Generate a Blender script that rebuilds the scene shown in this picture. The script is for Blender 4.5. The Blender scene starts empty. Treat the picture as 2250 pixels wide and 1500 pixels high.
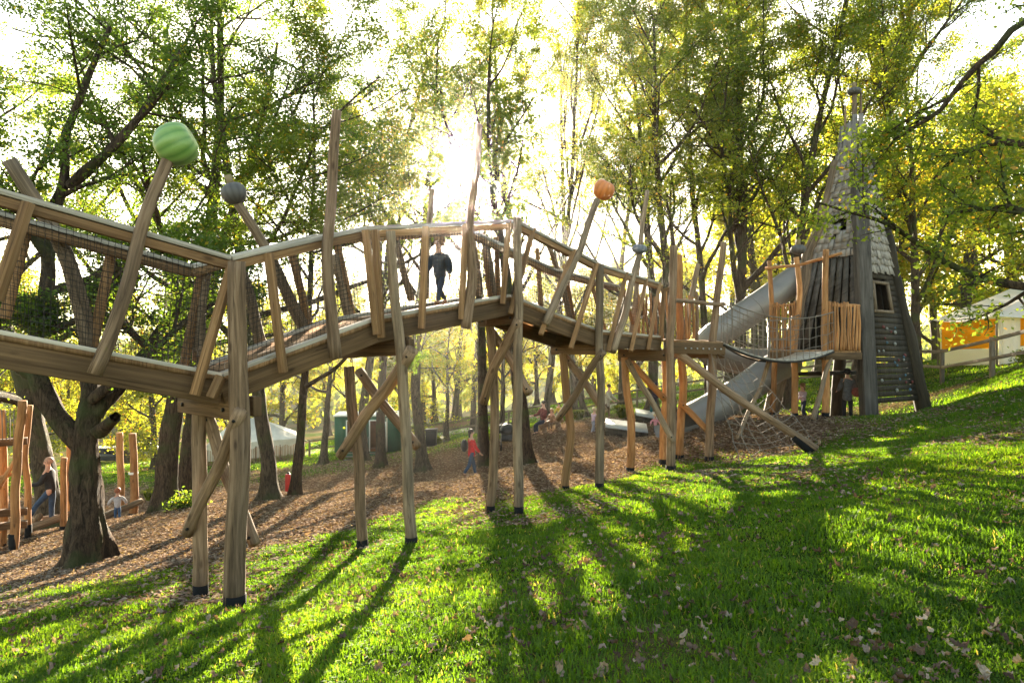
import bpy, bmesh, math, random
import numpy as np
from mathutils import Vector, Matrix

# ------------------------------------------------------------------ camera, sky, sun, exposure
scene = bpy.context.scene
COL = scene.collection
R = math.radians
F = 1500.0                                   # focal length in source pixels (24 mm on full frame)

cam_d = bpy.data.cameras.new('camera'); cam_d.lens = 24.0; cam_d.sensor_width = 36.0
cam_d.clip_start = 0.05; cam_d.clip_end = 3000.0
cam = bpy.data.objects.new('camera', cam_d); COL.objects.link(cam)
cam.location = (0, 0, 0); cam.rotation_euler = (R(90), 0, 0)
scene.camera = cam

SUN_EL, SUN_AZ = R(13.2), math.atan2(-95.0, F)      # azimuth measured from +Y towards +X
world = bpy.data.worlds.new('World'); scene.world = world; world.use_nodes = True
wn = world.node_tree.nodes; wl = world.node_tree.links
bg = wn['Background']
sky = wn.new('ShaderNodeTexSky'); sky.sky_type = 'NISHITA'; sky.sun_disc = False
sky.sun_elevation = SUN_EL; sky.sun_rotation = SUN_AZ
sky.air_density = 1.0; sky.dust_density = 1.2; sky.ozone_density = 1.0
tint = wn.new('ShaderNodeMixRGB'); tint.blend_type = 'MULTIPLY'; tint.inputs[0].default_value = 1.0; tint.inputs[2].default_value = (1.0, 0.87, 0.68, 1)   # warm white balance
wl.new(sky.outputs[0], tint.inputs[1]); 
cap = wn.new('ShaderNodeMixRGB'); cap.blend_type = 'DARKEN'; cap.inputs[0].default_value = 1.0; cap.inputs[2].default_value = (7.0, 6.6, 5.7, 1)   # sky brightness clamped, added so sparse leaves near the sun don't wash out
wl.new(tint.outputs[0], cap.inputs[1]); wl.new(cap.outputs[0], bg.inputs[0]); bg.inputs[1].default_value = 0.095

sun_d = bpy.data.lights.new('sun', 'SUN'); sun_d.energy = 5.0; sun_d.angle = R(0.5); sun_d.color = (1.0, 0.86, 0.66)
sun = bpy.data.objects.new('sun', sun_d); COL.objects.link(sun)
to_sun = Vector((math.sin(SUN_AZ) * math.cos(SUN_EL), math.cos(SUN_AZ) * math.cos(SUN_EL), math.sin(SUN_EL)))
sun.rotation_euler = to_sun.to_track_quat('Z', 'Y').to_euler()
sun.location = (-10, 90, 40)

scene.view_settings.view_transform = 'Standard'; scene.view_settings.look = 'None'
scene.view_settings.exposure = 3.35; scene.view_settings.gamma = 1.0
scene.cycles.max_bounces = 6; scene.cycles.diffuse_bounces = 3; scene.cycles.transmission_bounces = 4
scene.cycles.glossy_bounces = 2; scene.cycles.volume_bounces = 0; scene.cycles.transparent_max_bounces = 4
scene.cycles.sample_clamp_indirect = 6.0
scene.cycles.use_denoising = True

# ------------------------------------------------------------------ helpers
def P(px, py, Y):
    return Vector(((px - 1125.0) / F * Y, Y, (750.0 - py) / F * Y))

def root_of(o):
    while o.parent: o = o.parent
    return o

def tag(o, label=None, cat=None, group=None, kind=None):
    if label: o['label'] = label
    if cat: o['category'] = cat
    if group: o['group'] = group
    if kind: o['kind'] = kind
    return o

def thing(name, label, cat, loc, group=None):
    o = bpy.data.objects.new(name, None); COL.objects.link(o)
    o.location = loc; o.empty_display_size = 0.3
    return tag(o, label, cat, group)

def make_mesh(name, V, loops, totals, uv=None, face_attr=None, point_attr=None, smooth=False):
    me = bpy.data.meshes.new(name)
    V = np.asarray(V, np.float32).reshape(-1, 3); loops = np.asarray(loops, np.int32).ravel(); totals = np.asarray(totals, np.int32)
    me.vertices.add(len(V)); me.vertices.foreach_set('co', V.ravel())
    me.loops.add(len(loops)); me.loops.foreach_set('vertex_index', loops)
    starts = np.concatenate(([0], np.cumsum(totals)[:-1])).astype(np.int32)
    me.polygons.add(len(totals)); me.polygons.foreach_set('loop_start', starts)
    if smooth: me.polygons.foreach_set('use_smooth', np.ones(len(totals), bool))
    if uv is not None:
        l = me.uv_layers.new(name='UVMap'); l.data.foreach_set('uv', np.asarray(uv, np.float32).ravel())
    for k, a in (face_attr or {}).items():
        at = me.attributes.new(k, 'FLOAT', 'FACE'); at.data.foreach_set('value', np.asarray(a, np.float32))
    for k, a in (point_attr or {}).items():
        at = me.attributes.new(k, 'FLOAT', 'POINT'); at.data.foreach_set('value', np.asarray(a, np.float32))
    me.update(calc_edges=True); me.validate()
    return me

def link(name, me, mat, parent=None, bevel=0.0):
    o = bpy.data.objects.new(name, me); COL.objects.link(o)
    if mat is not None: me.materials.append(mat)
    if parent is not None: o.parent = parent
    if bevel:
        m = o.modifiers.new('edge', 'BEVEL'); m.width = bevel; m.segments = 2; m.limit_method = 'ANGLE'
    return o

def tube_arrays(pts, rad, sides=8):
    """rings of a tube: pts (n,3), rad (n,) or (n,sides)"""
    pts = np.asarray(pts, float); n = len(pts)
    t = np.gradient(pts, axis=0) if n > 2 else np.repeat((pts[-1:] - pts[:1]), n, 0)
    t /= np.maximum(np.linalg.norm(t, axis=1, keepdims=True), 1e-9)
    m = np.abs(t.mean(0)); ref = np.zeros(3); ref[int(np.argmin(m))] = 1.0
    a = np.cross(t, ref); a /= np.maximum(np.linalg.norm(a, axis=1, keepdims=True), 1e-9)
    b = np.cross(t, a)
    ang = np.arange(sides) * 2 * np.pi / sides
    rad = np.asarray(rad, float)
    if rad.ndim == 1: rad = np.repeat(rad[:, None], sides, 1)
    V = pts[:, None, :] + rad[:, :, None] * (np.cos(ang)[None, :, None] * a[:, None, :] + np.sin(ang)[None, :, None] * b[:, None, :])
    i = np.arange(n - 1)[:, None] * sides; j = np.arange(sides)[None, :]; jn = (j + 1) % sides
    Q = np.stack([i + j, i + jn, i + sides + jn, i + sides + j], -1).reshape(-1, 4)
    return V.reshape(-1, 3), Q

class MB:
    def __init__(s): s.V = []; s.L = []; s.T = []; s.U = []; s.n = 0
    def raw(s, V, faces, uv=None):
        V = np.asarray(V, float).reshape(-1, 3)
        for k, f in enumerate(faces):
            s.L.extend(int(i) + s.n for i in f); s.T.append(len(f))
            s.U.extend(uv[k] if uv is not None else [(V[i][0] + V[i][1], V[i][2]) for i in f])
        s.V.append(V); s.n += len(V); return s
    def tube(s, pts, rad, sides=10, caps=True, v0=0.0):
        V, Q = tube_arrays(pts, rad, sides); pts = np.asarray(pts, float); n = len(pts)
        d = np.concatenate(([0], np.cumsum(np.linalg.norm(np.diff(pts, axis=0), axis=1)))) + v0
        r = np.asarray(rad, float); c = 2 * np.pi * float(r.mean())
        uv = []
        for i in range(n - 1):
            for j in range(sides):
                u0, u1 = c * j / sides, c * (j + 1) / sides
                uv.append([(u0, d[i]), (u1, d[i]), (u1, d[i + 1]), (u0, d[i + 1])])
        faces = [list(q) for q in Q]
        if caps:
            faces.append(list(range(sides - 1, -1, -1))); uv.append([(V[k][0], V[k][1]) for k in faces[-1]])
            faces.append(list(range((n - 1) * sides, n * sides))); uv.append([(V[k][0], V[k][1]) for k in faces[-1]])
        return s.raw(V, faces, uv)
    def box(s, p0, p1, w, h, up=(0, 0, 1)):
        """beam from p0 to p1, w wide (sideways), h high (along up)"""
        p0 = Vector(p0); p1 = Vector(p1); d = (p1 - p0); L = d.length; d.normalize()
        sd = d.cross(Vector(up))
        if sd.length < 1e-4: sd = d.cross(Vector((1, 0, 0)))
        sd.normalize(); u = sd.cross(d).normalized()
        V = []
        for q in (p0, p1):
            for a, b in ((-1, -1), (1, -1), (1, 1), (-1, 1)): V.append(q + sd * (a * w / 2) + u * (b * h / 2))
        faces = [[0, 1, 2, 3], [7, 6, 5, 4], [0, 4, 5, 1], [1, 5, 6, 2], [2, 6, 7, 3], [3, 7, 4, 0]]
        o = random.random() * 5
        uv = [[(0, o), (w, o), (w, o + h), (0, o + h)]] * 2
        for k, wd in ((0, w), (1, h), (2, w), (3, h)):
            b = k * 0.37 + o
            uv.append([(b, o), (b, o + L), (b + wd, o + L), (b + wd, o)])
        return s.raw([tuple(v) for v in V], faces, uv)
    def prism(s, poly, z_vec):
        """extruded polygon: poly list of Vectors, z_vec extrusion"""
        n = len(poly); z = Vector(z_vec)
        V = [tuple(p) for p in poly] + [tuple(p + z) for p in poly]
        faces = [list(range(n - 1, -1, -1)), list(range(n, 2 * n))] + [[i, (i + 1) % n, n + (i + 1) % n, n + i] for i in range(n)]
        return s.raw(V, faces)
    def lathe(s, base, prof, sides=16, axis=(0, 0, 1), lobes=0, lobe=0.0):
        ax = Vector(axis).normalized(); a = ax.orthogonal().normalized(); b = ax.cross(a)
        V = []
        for (r, z) in prof:
            for k in range(sides):
                t = 2 * math.pi * k / sides; rr = r * (1 - lobe * abs(math.sin(lobes * t / 2)) ** 0.6 * 0 - lobe * (1 - abs(math.sin(lobes * t / 2))) ** 2) if lobes else r
                V.append(tuple(Vector(base) + ax * z + (a * math.cos(t) + b * math.sin(t)) * rr))
        faces = []; uv = []
        for i in range(len(prof) - 1):
            for k in range(sides):
                kn = (k + 1) % sides; uv.append([(k / sides, i), ((k + 1) / sides, i), ((k + 1) / sides, i + 1), (k / sides, i + 1)])
                faces.append([i * sides + k, i * sides + kn, (i + 1) * sides + kn, (i + 1) * sides + k])
        faces.append(list(range(sides - 1, -1, -1))); m = (len(prof) - 1) * sides
        faces.append(list(range(m, m + sides))); uv += [[(0, 0)] * sides] * 2
        return s.raw(V, faces, uv)
    def build(s, name, mat, parent=None, smooth=False, bevel=0.0, label=None):
        V = np.concatenate(s.V) if s.V else np.zeros((0, 3))
        if parent is not None: V = V - np.array(root_of(parent).location)
        me = make_mesh(name, V, s.L, s.T, s.U, smooth=smooth)
        o = link(name, me, mat, parent, bevel)
        if label: o['label'] = label
        return o

def bulk_tubes(tubes, sides=4):
    Vs, Qs, n = [], [], 0
    for pts, rad in tubes:
        V, Q = tube_arrays(pts, rad, sides); Vs.append(V); Qs.append(Q + n); n += len(V)
    return np.concatenate(Vs), np.concatenate(Qs)

def log_part(name, pts, r0, r1, mat, parent, seed=0, rough=0.10, sides=12, seg=0.14, wob=0.02, label=None):
    """a debarked natural pole: gently crooked, knotty round timber through the control points"""
    rs = np.random.RandomState(seed + 11)
    pts = np.array([tuple(p) for p in pts], float)
    d = np.concatenate(([0], np.cumsum(np.linalg.norm(np.diff(pts, axis=0), axis=1)))); L = d[-1]
    n = max(4, int(L / seg)); s_ = np.linspace(0, L, n + 1)
    Q = np.stack([np.interp(s_, d, pts[:, k]) for k in range(3)], 1)
    if len(pts) > 2:                                         # soften the corners
        for _ in range(3): Q[1:-1] = (Q[:-2] + 2 * Q[1:-1] + Q[2:]) / 4
    ph = rs.rand(3, 2) * 6.28
    for k in range(3):
        Q[:, k] += wob * (np.sin(s_ * 1.7 + ph[k, 0]) + 0.5 * np.sin(s_ * 4.1 + ph[k, 1])) * np.sin(np.pi * s_ / L)
    rad = np.linspace(r0, r1, n + 1)[:, None] * np.ones((1, sides))
    ang = np.arange(sides) * 2 * np.pi / sides
    rad *= 1 + rough * 0.55 * (np.sin(2 * ang[None] + s_[:, None] * 1.3 + ph[0, 0]) * 0.6 + np.sin(3 * ang[None] - s_[:, None] * 2.3 + ph[1, 1]) * 0.5)
    rad *= 1 + rough * 0.35 * (rs.rand(n + 1, sides) - 0.5)
    for _ in range(int(L * 1.4)):
        i = rs.randint(1, n); j = rs.randint(sides); rad[i, j] *= 1 + rough * 1.3
    return MB().tube(Q, rad, sides).build(name, mat, parent, smooth=True, label=label)

# ------------------------------------------------------------------ materials
def mat_base(name):
    m = bpy.data.materials.new(name); m.use_nodes = True
    nt = m.node_tree; b = nt.nodes['Principled BSDF']
    return m, nt, b

def N(nt, typ, **kw):
    n = nt.nodes.new(typ)
    for k, v in kw.items():
        if k in n.inputs: n.inputs[k].default_value = v
        else: setattr(n, k, v)
    return n

def ramp(nt, stops):
    r = nt.nodes.new('ShaderNodeValToRGB'); e = r.color_ramp.elements
    while len(e) < len(stops): e.new(0.5)
    for k, (p, c) in enumerate(stops): e[k].position = p; e[k].color = (*c, 1)
    return r

def ribbed(name, dark, light, lobes, rough=0.45):
    m, nt, b = mat_base(name)
    tc = N(nt, 'ShaderNodeTexCoord'); sx = N(nt, 'ShaderNodeSeparateXYZ'); nt.links.new(tc.outputs['UV'], sx.inputs[0])
    no = N(nt, 'ShaderNodeTexNoise', Scale=7.0, Detail=6.0, Roughness=0.7); nt.links.new(tc.outputs['Object'], no.inputs['Vector'])
    mu = N(nt, 'ShaderNodeMath', operation='MULTIPLY'); mu.inputs[1].default_value = lobes * math.pi; nt.links.new(sx.outputs[0], mu.inputs[0])
    si = N(nt, 'ShaderNodeMath', operation='SINE'); nt.links.new(mu.outputs[0], si.inputs[0]); ab = N(nt, 'ShaderNodeMath', operation='ABSOLUTE'); nt.links.new(si.outputs[0], ab.inputs[0])
    ad = N(nt, 'ShaderNodeMath', operation='MULTIPLY_ADD'); ad.inputs[1].default_value = 1.1; nt.links.new(no.outputs[0], ad.inputs[0]); nt.links.new(ab.outputs[0], ad.inputs[2])
    r = ramp(nt, [(0.35, dark), (1.0, light)]); mr = N(nt, 'ShaderNodeMath', operation='MULTIPLY'); mr.inputs[1].default_value = 0.62; nt.links.new(ad.outputs[0], mr.inputs[0]); nt.links.new(mr.outputs[0], r.inputs[0])
    nt.links.new(r.outputs[0], b.inputs['Base Color']); b.inputs['Roughness'].default_value = rough
    bp = N(nt, 'ShaderNodeBump', Strength=0.25, Distance=0.02); nt.links.new(no.outputs[0], bp.inputs['Height']); nt.links.new(bp.outputs[0], b.inputs['Normal'])
    return m

def plain(name, col, rough=0.7, var=0.12, scale=8.0, metallic=0.0, bump=0.0):
    m, nt, b = mat_base(name)
    tc = N(nt, 'ShaderNodeTexCoord'); no = N(nt, 'ShaderNodeTexNoise', Scale=scale, Detail=5.0)
    nt.links.new(tc.outputs['Object'], no.inputs['Vector'])
    lo = tuple(c * (1 - var * 1.6) for c in col); hi = tuple(min(1, c * (1 + var)) for c in col)
    r = ramp(nt, [(0.3, lo), (0.7, hi)]); nt.links.new(no.outputs[0], r.inputs[0])
    nt.links.new(r.outputs[0], b.inputs['Base Color'])
    b.inputs['Roughness'].default_value = rough; b.inputs['Specular IOR Level'].default_value = 0.25; b.inputs['Metallic'].default_value = metallic
    if bump:
        bp = N(nt, 'ShaderNodeBump', Strength=bump, Distance=0.02); nt.links.new(no.outputs[0], bp.inputs['Height'])
        nt.links.new(bp.outputs[0], b.inputs['Normal'])
    return m

def wood(name, dark, mid, light, su=26.0, sv=1.6, bump=0.35, rough=0.8):
    m, nt, b = mat_base(name)
    uv = N(nt, 'ShaderNodeTexCoord'); mp = N(nt, 'ShaderNodeMapping'); mp.inputs['Scale'].default_value = (su, sv, 1)
    oi = N(nt, 'ShaderNodeObjectInfo'); add = N(nt, 'ShaderNodeVectorMath', operation='ADD')
    nt.links.new(uv.outputs['UV'], mp.inputs['Vector']); nt.links.new(mp.outputs[0], add.inputs[0])
    sc = N(nt, 'ShaderNodeMath', operation='MULTIPLY'); sc.inputs[1].default_value = 37.0
    nt.links.new(oi.outputs['Random'], sc.inputs[0]); nt.links.new(sc.outputs[0], add.inputs[1])
    n1 = N(nt, 'ShaderNodeTexNoise', Scale=1.0, Detail=7.0, Roughness=0.62, Distortion=0.5); nt.links.new(add.outputs[0], n1.inputs['Vector'])
    mp2 = N(nt, 'ShaderNodeMapping'); mp2.inputs['Scale'].default_value = (su * 0.16, sv * 0.6, 1)
    nt.links.new(uv.outputs['UV'], mp2.inputs['Vector'])
    add2 = N(nt, 'ShaderNodeVectorMath', operation='ADD'); nt.links.new(mp2.outputs[0], add2.inputs[0]); nt.links.new(sc.outputs[0], add2.inputs[1])
    n2 = N(nt, 'ShaderNodeTexNoise', Scale=1.0, Detail=4.0); nt.links.new(add2.outputs[0], n2.inputs['Vector'])
    r1 = ramp(nt, [(0.28, dark), (0.48, mid), (0.72, light)]); nt.links.new(n1.outputs[0], r1.inputs[0])
    r2 = ramp(nt, [(0.3, (0.55, 0.55, 0.56)), (0.62, (1.08, 1.05, 1.0))]); nt.links.new(n2.outputs[0], r2.inputs[0])
    mx = N(nt, 'ShaderNodeMixRGB', blend_type='MULTIPLY'); mx.inputs[0].default_value = 0.8
    nt.links.new(r1.outputs[0], mx.inputs[1]); nt.links.new(r2.outputs[0], mx.inputs[2])
    mp3 = N(nt, 'ShaderNodeMapping'); mp3.inputs['Scale'].default_value = (su * 0.55, sv * 0.35, 1); nt.links.new(uv.outputs['UV'], mp3.inputs['Vector'])
    add3 = N(nt, 'ShaderNodeVectorMath', operation='ADD'); nt.links.new(mp3.outputs[0], add3.inputs[0]); nt.links.new(sc.outputs[0], add3.inputs[1])
    n3 = N(nt, 'ShaderNodeTexNoise', Scale=1.0, Detail=3.0, Distortion=0.3); nt.links.new(add3.outputs[0], n3.inputs['Vector'])
    r3 = ramp(nt, [(0.385, (1, 1, 1)), (0.40, (0.28, 0.25, 0.22)), (0.412, (1, 1, 1))]); nt.links.new(n3.outputs[0], r3.inputs[0])      # drying cracks
    mp4 = N(nt, 'ShaderNodeMapping'); mp4.inputs['Scale'].default_value = (4.5, 1.7, 1); nt.links.new(uv.outputs['UV'], mp4.inputs['Vector'])
    add4 = N(nt, 'ShaderNodeVectorMath', operation='ADD'); nt.links.new(mp4.outputs[0], add4.inputs[0]); nt.links.new(sc.outputs[0], add4.inputs[1])
    vo = N(nt, 'ShaderNodeTexVoronoi', Scale=1.0); nt.links.new(add4.outputs[0], vo.inputs['Vector'])
    r4 = ramp(nt, [(0.05, (0.30, 0.26, 0.22)), (0.13, (1, 1, 1))]); nt.links.new(vo.outputs['Distance'], r4.inputs[0])                   # knots
    for rk in (r3, r4):
        mk = N(nt, 'ShaderNodeMixRGB', blend_type='MULTIPLY'); mk.inputs[0].default_value = 0.85; nt.links.new(mx.outputs[0], mk.inputs[1]); nt.links.new(rk.outputs[0], mk.inputs[2]); mx = mk
    hv = N(nt, 'ShaderNodeHueSaturation')
    vr = N(nt, 'ShaderNodeMapRange'); vr.inputs['To Min'].default_value = 0.78; vr.inputs['To Max'].default_value = 1.2
    nt.links.new(oi.outputs['Random'], vr.inputs['Value']); nt.links.new(vr.outputs[0], hv.inputs['Value']); nt.links.new(mx.outputs[0], hv.inputs['Color'])
    nt.links.new(hv.outputs[0], b.inputs['Base Color']); b.inputs['Roughness'].default_value = rough; b.inputs['Specular IOR Level'].default_value = 0.22
    bp = N(nt, 'ShaderNodeBump', Strength=bump, Distance=0.012); nt.links.new(n1.outputs[0], bp.inputs['Height']); nt.links.new(bp.outputs[0], b.inputs['Normal'])
    return m

def bark(name, dark, light, moss=None, scale=3.0):
    m, nt, b = mat_base(name)
    tc = N(nt, 'ShaderNodeTexCoord'); mp = N(nt, 'ShaderNodeMapping'); mp.inputs['Scale'].default_value = (scale * 3, scale * 3, scale * 0.7)
    nt.links.new(tc.outputs['Object'], mp.inputs['Vector'])
    n1 = N(nt, 'ShaderNodeTexNoise', Scale=1.6, Detail=9.0, Roughness=0.75, Distortion=1.2); nt.links.new(mp.outputs[0], n1.inputs['Vector'])
    r1 = ramp(nt, [(0.40, dark), (0.60, light)]); nt.links.new(n1.outputs[0], r1.inputs[0]); out = r1.outputs[0]
    if moss:
        n2 = N(nt, 'ShaderNodeTexNoise', Scale=1.3, Detail=5.0); nt.links.new(tc.outputs['Object'], n2.inputs['Vector'])
        r2 = ramp(nt, [(0.5, (0, 0, 0)), (0.62, (0.75, 0.75, 0.75))]); nt.links.new(n2.outputs[0], r2.inputs[0])
        mx = N(nt, 'ShaderNodeMixRGB'); nt.links.new(r2.outputs[0], mx.inputs[0]); nt.links.new(out, mx.inputs[1]); mx.inputs[2].default_value = (*moss, 1); out = mx.outputs[0]
    nt.links.new(out, b.inputs['Base Color']); b.inputs['Roughness'].default_value = 0.9; b.inputs['Specular IOR Level'].default_value = 0.15
    bp = N(nt, 'ShaderNodeBump', Strength=0.9, Distance=0.05); nt.links.new(n1.outputs[0], bp.inputs['Height']); nt.links.new(bp.outputs[0], b.inputs['Normal'])
    return m

def leafy(name, stops, trans=0.5, tgain=2.0, gloss=0.02):
    """thin leaf: diffuse + light passing through; colour from the per-leaf attribute"""
    m = bpy.data.materials.new(name); m.use_nodes = True; nt = m.node_tree; nt.nodes.clear()
    at = N(nt, 'ShaderNodeAttribute', attribute_name='rnd'); r = ramp(nt, stops); nt.links.new(at.outputs['Fac'], r.inputs[0])
    d = N(nt, 'ShaderNodeBsdfDiffuse'); t = N(nt, 'ShaderNodeBsdfTranslucent')
    g = N(nt, 'ShaderNodeMixRGB', blend_type='MULTIPLY'); g.inputs[0].default_value = 1.0; g.inputs[2].default_value = (tgain * 1.13, tgain * 1.0, tgain * 0.42, 1)
    nt.links.new(r.outputs[0], d.inputs[0]); nt.links.new(r.outputs[0], g.inputs[1]); nt.links.new(g.outputs[0], t.inputs[0])
    mx = N(nt, 'ShaderNodeMixShader'); mx.inputs[0].default_value = trans
    nt.links.new(d.outputs[0], mx.inputs[1]); nt.links.new(t.outputs[0], mx.inputs[2])
    gl = N(nt, 'ShaderNodeBsdfGlossy'); gl.inputs['Roughness'].default_value = 0.45; gl.inputs[0].default_value = (0.8, 0.8, 0.8, 1)
    m2 = N(nt, 'ShaderNodeMixShader'); m2.inputs[0].default_value = gloss
    nt.links.new(mx.outputs[0], m2.inputs[1]); nt.links.new(gl.outputs[0], m2.inputs[2])
    o = N(nt, 'ShaderNodeOutputMaterial'); nt.links.new(m2.outputs[0], o.inputs[0])
    return m

M = {}
M['old_log'] = wood('weathered_log_wood', (0.0744, 0.046, 0.0256), (0.1967, 0.1251, 0.0737), (0.3403, 0.2302, 0.1482))
M['grey_log'] = wood('silvered_log_wood', (0.0842, 0.0575, 0.0354), (0.1895, 0.1345, 0.0864), (0.3264, 0.2364, 0.1542))
M['new_log'] = wood('fresh_peeled_wood', (0.1928, 0.0813, 0.0276), (0.3681, 0.1699, 0.0612), (0.5082, 0.2733, 0.1161), su=14)
M['beam'] = wood('sawn_beam_wood', (0.0552, 0.0308, 0.0138), (0.1153, 0.067, 0.0317), (0.1756, 0.1069, 0.0531), su=30, sv=0.9)
M['post'] = wood('sawn_post_wood', (0.1225, 0.0633, 0.0265), (0.2451, 0.1337, 0.0589), (0.3676, 0.2179, 0.1093), su=32, sv=1.0)
M['rail'] = wood('pale_rail_wood', (0.2195, 0.1907, 0.1518), (0.395, 0.3478, 0.286), (0.5486, 0.4937, 0.4203), su=40, sv=0.8)
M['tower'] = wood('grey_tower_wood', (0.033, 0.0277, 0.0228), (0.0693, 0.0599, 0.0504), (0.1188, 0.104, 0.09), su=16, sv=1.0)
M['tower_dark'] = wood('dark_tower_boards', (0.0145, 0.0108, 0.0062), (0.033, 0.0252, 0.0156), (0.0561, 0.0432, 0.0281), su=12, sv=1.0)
M['shingle'] = wood('silver_shingle_wood', (0.16, 0.1368, 0.1188), (0.288, 0.2546, 0.2232), (0.384, 0.342, 0.3024), su=20, sv=2.0)
M['fence'] = wood('fence_wood', (0.08, 0.06, 0.0385), (0.152, 0.1162, 0.077), (0.224, 0.1725, 0.119))
M['shoe'] = plain('black_post_shoe', (0.007, 0.007, 0.007), 0.9)
M['bolt'] = plain('dark_bolt', (0.02, 0.018, 0.016), 0.45, metallic=0.6)
M['bright_bolt'] = plain('zinc_bolt', (0.6, 0.6, 0.62), 0.35, metallic=0.9)
M['net'] = plain('black_net_cord', (0.022, 0.018, 0.014), 0.8)
M['rope'] = plain('grey_brown_rope', (0.17, 0.14, 0.11), 0.85, scale=60)
M['steel'] = plain('brushed_steel', (0.21, 0.195, 0.175), 0.50, var=0.06, scale=2.5, metallic=0.4)
M['bark'] = bark('brown_bark', (0.014, 0.009, 0.006), (0.085, 0.056, 0.034), moss=(0.045, 0.055, 0.018))
M['bark2'] = bark('grey_bark', (0.022, 0.016, 0.010), (0.105, 0.078, 0.050), moss=(0.06, 0.065, 0.025))
M['leaf_dark'] = leafy('dark_green_leaf', [(0.0, (0.028, 0.055, 0.010)), (0.55, (0.060, 0.105, 0.015)), (0.85, (0.11, 0.15, 0.018)), (1.0, (0.20, 0.17, 0.02))], 0.55, 2.9)
M['leaf_mid'] = leafy('mid_green_leaf', [(0.0, (0.045, 0.075, 0.012)), (0.5, (0.090, 0.125, 0.016)), (0.8, (0.16, 0.17, 0.02)), (1.0, (0.26, 0.16, 0.02))], 0.58, 3.0)
M['leaf_gold'] = leafy('yellow_green_leaf', [(0.0, (0.07, 0.10, 0.012)), (0.45, (0.16, 0.18, 0.018)), (0.8, (0.28, 0.24, 0.025)), (1.0, (0.36, 0.18, 0.02))], 0.58, 2.8)
M['blade'] = leafy('grass_blade', [(0.0, (0.026, 0.062, 0.005)), (0.6, (0.058, 0.118, 0.007)), (0.9, (0.105, 0.155, 0.010)), (1.0, (0.20, 0.18, 0.05))], 0.55, 3.0, 0.012)
M['litter'] = leafy('fallen_leaf', [(0.0, (0.078, 0.050, 0.036)), (0.5, (0.205, 0.140, 0.100)), (0.85, (0.34, 0.255, 0.19)), (1.0, (0.43, 0.34, 0.25))], 0.22, 1.2, 0.0)

# ------------------------------------------------------------------ terrain
CPX = [(515, 1335, 7), (430, 1312, 7.7), (905, 1200, 8.7), (797, 1208, 9.4), (1140, 1130, 10.7), (1075, 1130, 11.4), (1318, 1075, 12.5), (1240, 1082, 13.2),
       (1470, 1035, 15.5), (1385, 1040, 15.7), (1495, 1018, 16.5), (1562, 1010, 16.5), (1125, 1500, 3.4), (2250, 1500, 3.0), (0, 1500, 4.2), (2250, 1100, 6.2),
       (2250, 950, 11), (2250, 880, 15.5), (190, 1240, 12), (0, 1370, 6.5), (1037, 1047, 24.5), (1155, 1022, 22.5), (258, 1145, 21), (120, 1165, 19), (30, 1210, 16),
       (595, 1098, 19.3), (360, 1122, 19.5), (835, 1025, 30), (800, 1004, 40), (1910, 925, 19.6), (2030, 915, 21.5), (1690, 912, 22), (1745, 918, 20.4), (1815, 915, 19.2),
       (1505, 942, 20), (1640, 922, 24), (1300, 932, 28), (1190, 958, 28), (1400, 962, 27), (1300, 1012, 22.5), (1450, 958, 26), (680, 1005, 46), (975, 968, 42),
       (1190, 930, 42), (1400, 895, 42), (1640, 862, 38), (1850, 850, 33), (2070, 842, 26), (2180, 828, 22), (2250, 815, 19.5), (1100, 905, 60), (700, 965, 70),
       (300, 1012, 60), (120, 1062, 35), (2150, 785, 32), (2000, 800, 45), (1500, 850, 60), (1850, 980, 15)]
CP = [tuple(P(*c)) for c in CPX] + [(-15, 8, -4.7), (-10, 4, -3.4), (0, -4, -0.8), (6, -4, -0.4), (-7, -4, -2.0), (15, 8, -0.5), (22, 15, -0.3), (32, 28, 0.2),
      (-40, 20, -9), (-60, 60, -13), (0, 120, -13), (-100, 120, -17), (100, 100, -4), (60, 60, -1.5), (200, 120, 4), (-200, 120, -20), (0, 220, -10), (0, 330, -3), (-200, 330, -2), (200, 330, 3),
      (200, -10, 4), (-200, -10, -22), (40, -10, 1), (-40, -10, -9)]
CP = np.array(CP)

def _tps(r2): return np.where(r2 > 1e-9, 0.5 * r2 * np.log(np.maximum(r2, 1e-9)), 0.0)
_n = len(CP); _d2 = ((CP[:, None, :2] - CP[None, :, :2]) ** 2).sum(-1)
_A = np.zeros((_n + 3, _n + 3)); _A[:_n, :_n] = _tps(_d2) + np.eye(_n) * 0.6
_A[:_n, _n] = 1; _A[:_n, _n + 1:] = CP[:, :2]; _A[_n, :_n] = 1; _A[_n + 1:, :_n] = CP[:, :2].T
_W = np.linalg.solve(_A, np.concatenate([CP[:, 2], np.zeros(3)]))
def H(x, y):
    x = np.asarray(x, float); y = np.asarray(y, float); sh = x.shape; x = x.ravel(); y = y.ravel(); out = np.empty(len(x))
    for s in range(0, len(x), 20000):
        a = x[s:s + 20000]; b = y[s:s + 20000]
        out[s:s + 20000] = _tps((a[:, None] - CP[None, :, 0]) ** 2 + (b[:, None] - CP[None, :, 1]) ** 2) @ _W[:_n] + _W[_n] + a * _W[_n + 1] + b * _W[_n + 2]
    return out.reshape(sh)
def h1(x, y): return float(H(np.array([x]), np.array([y]))[0])
def G(px, py):
    """the ground point seen at a pixel"""
    Ys = np.concatenate([np.arange(2.5, 60, 0.05), np.arange(60, 300, 0.5)])
    z = (750 - py) / F * Ys; hh = H((px - 1125) / F * Ys, Ys); k = np.argmax(z <= hh)
    Y = Ys[k]; return Vector(((px - 1125) / F * Y, Y, hh[k]))
def on(px, Y):
    x = (px - 1125) / F * Y; return Vector((x, Y, h1(x, Y)))

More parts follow.
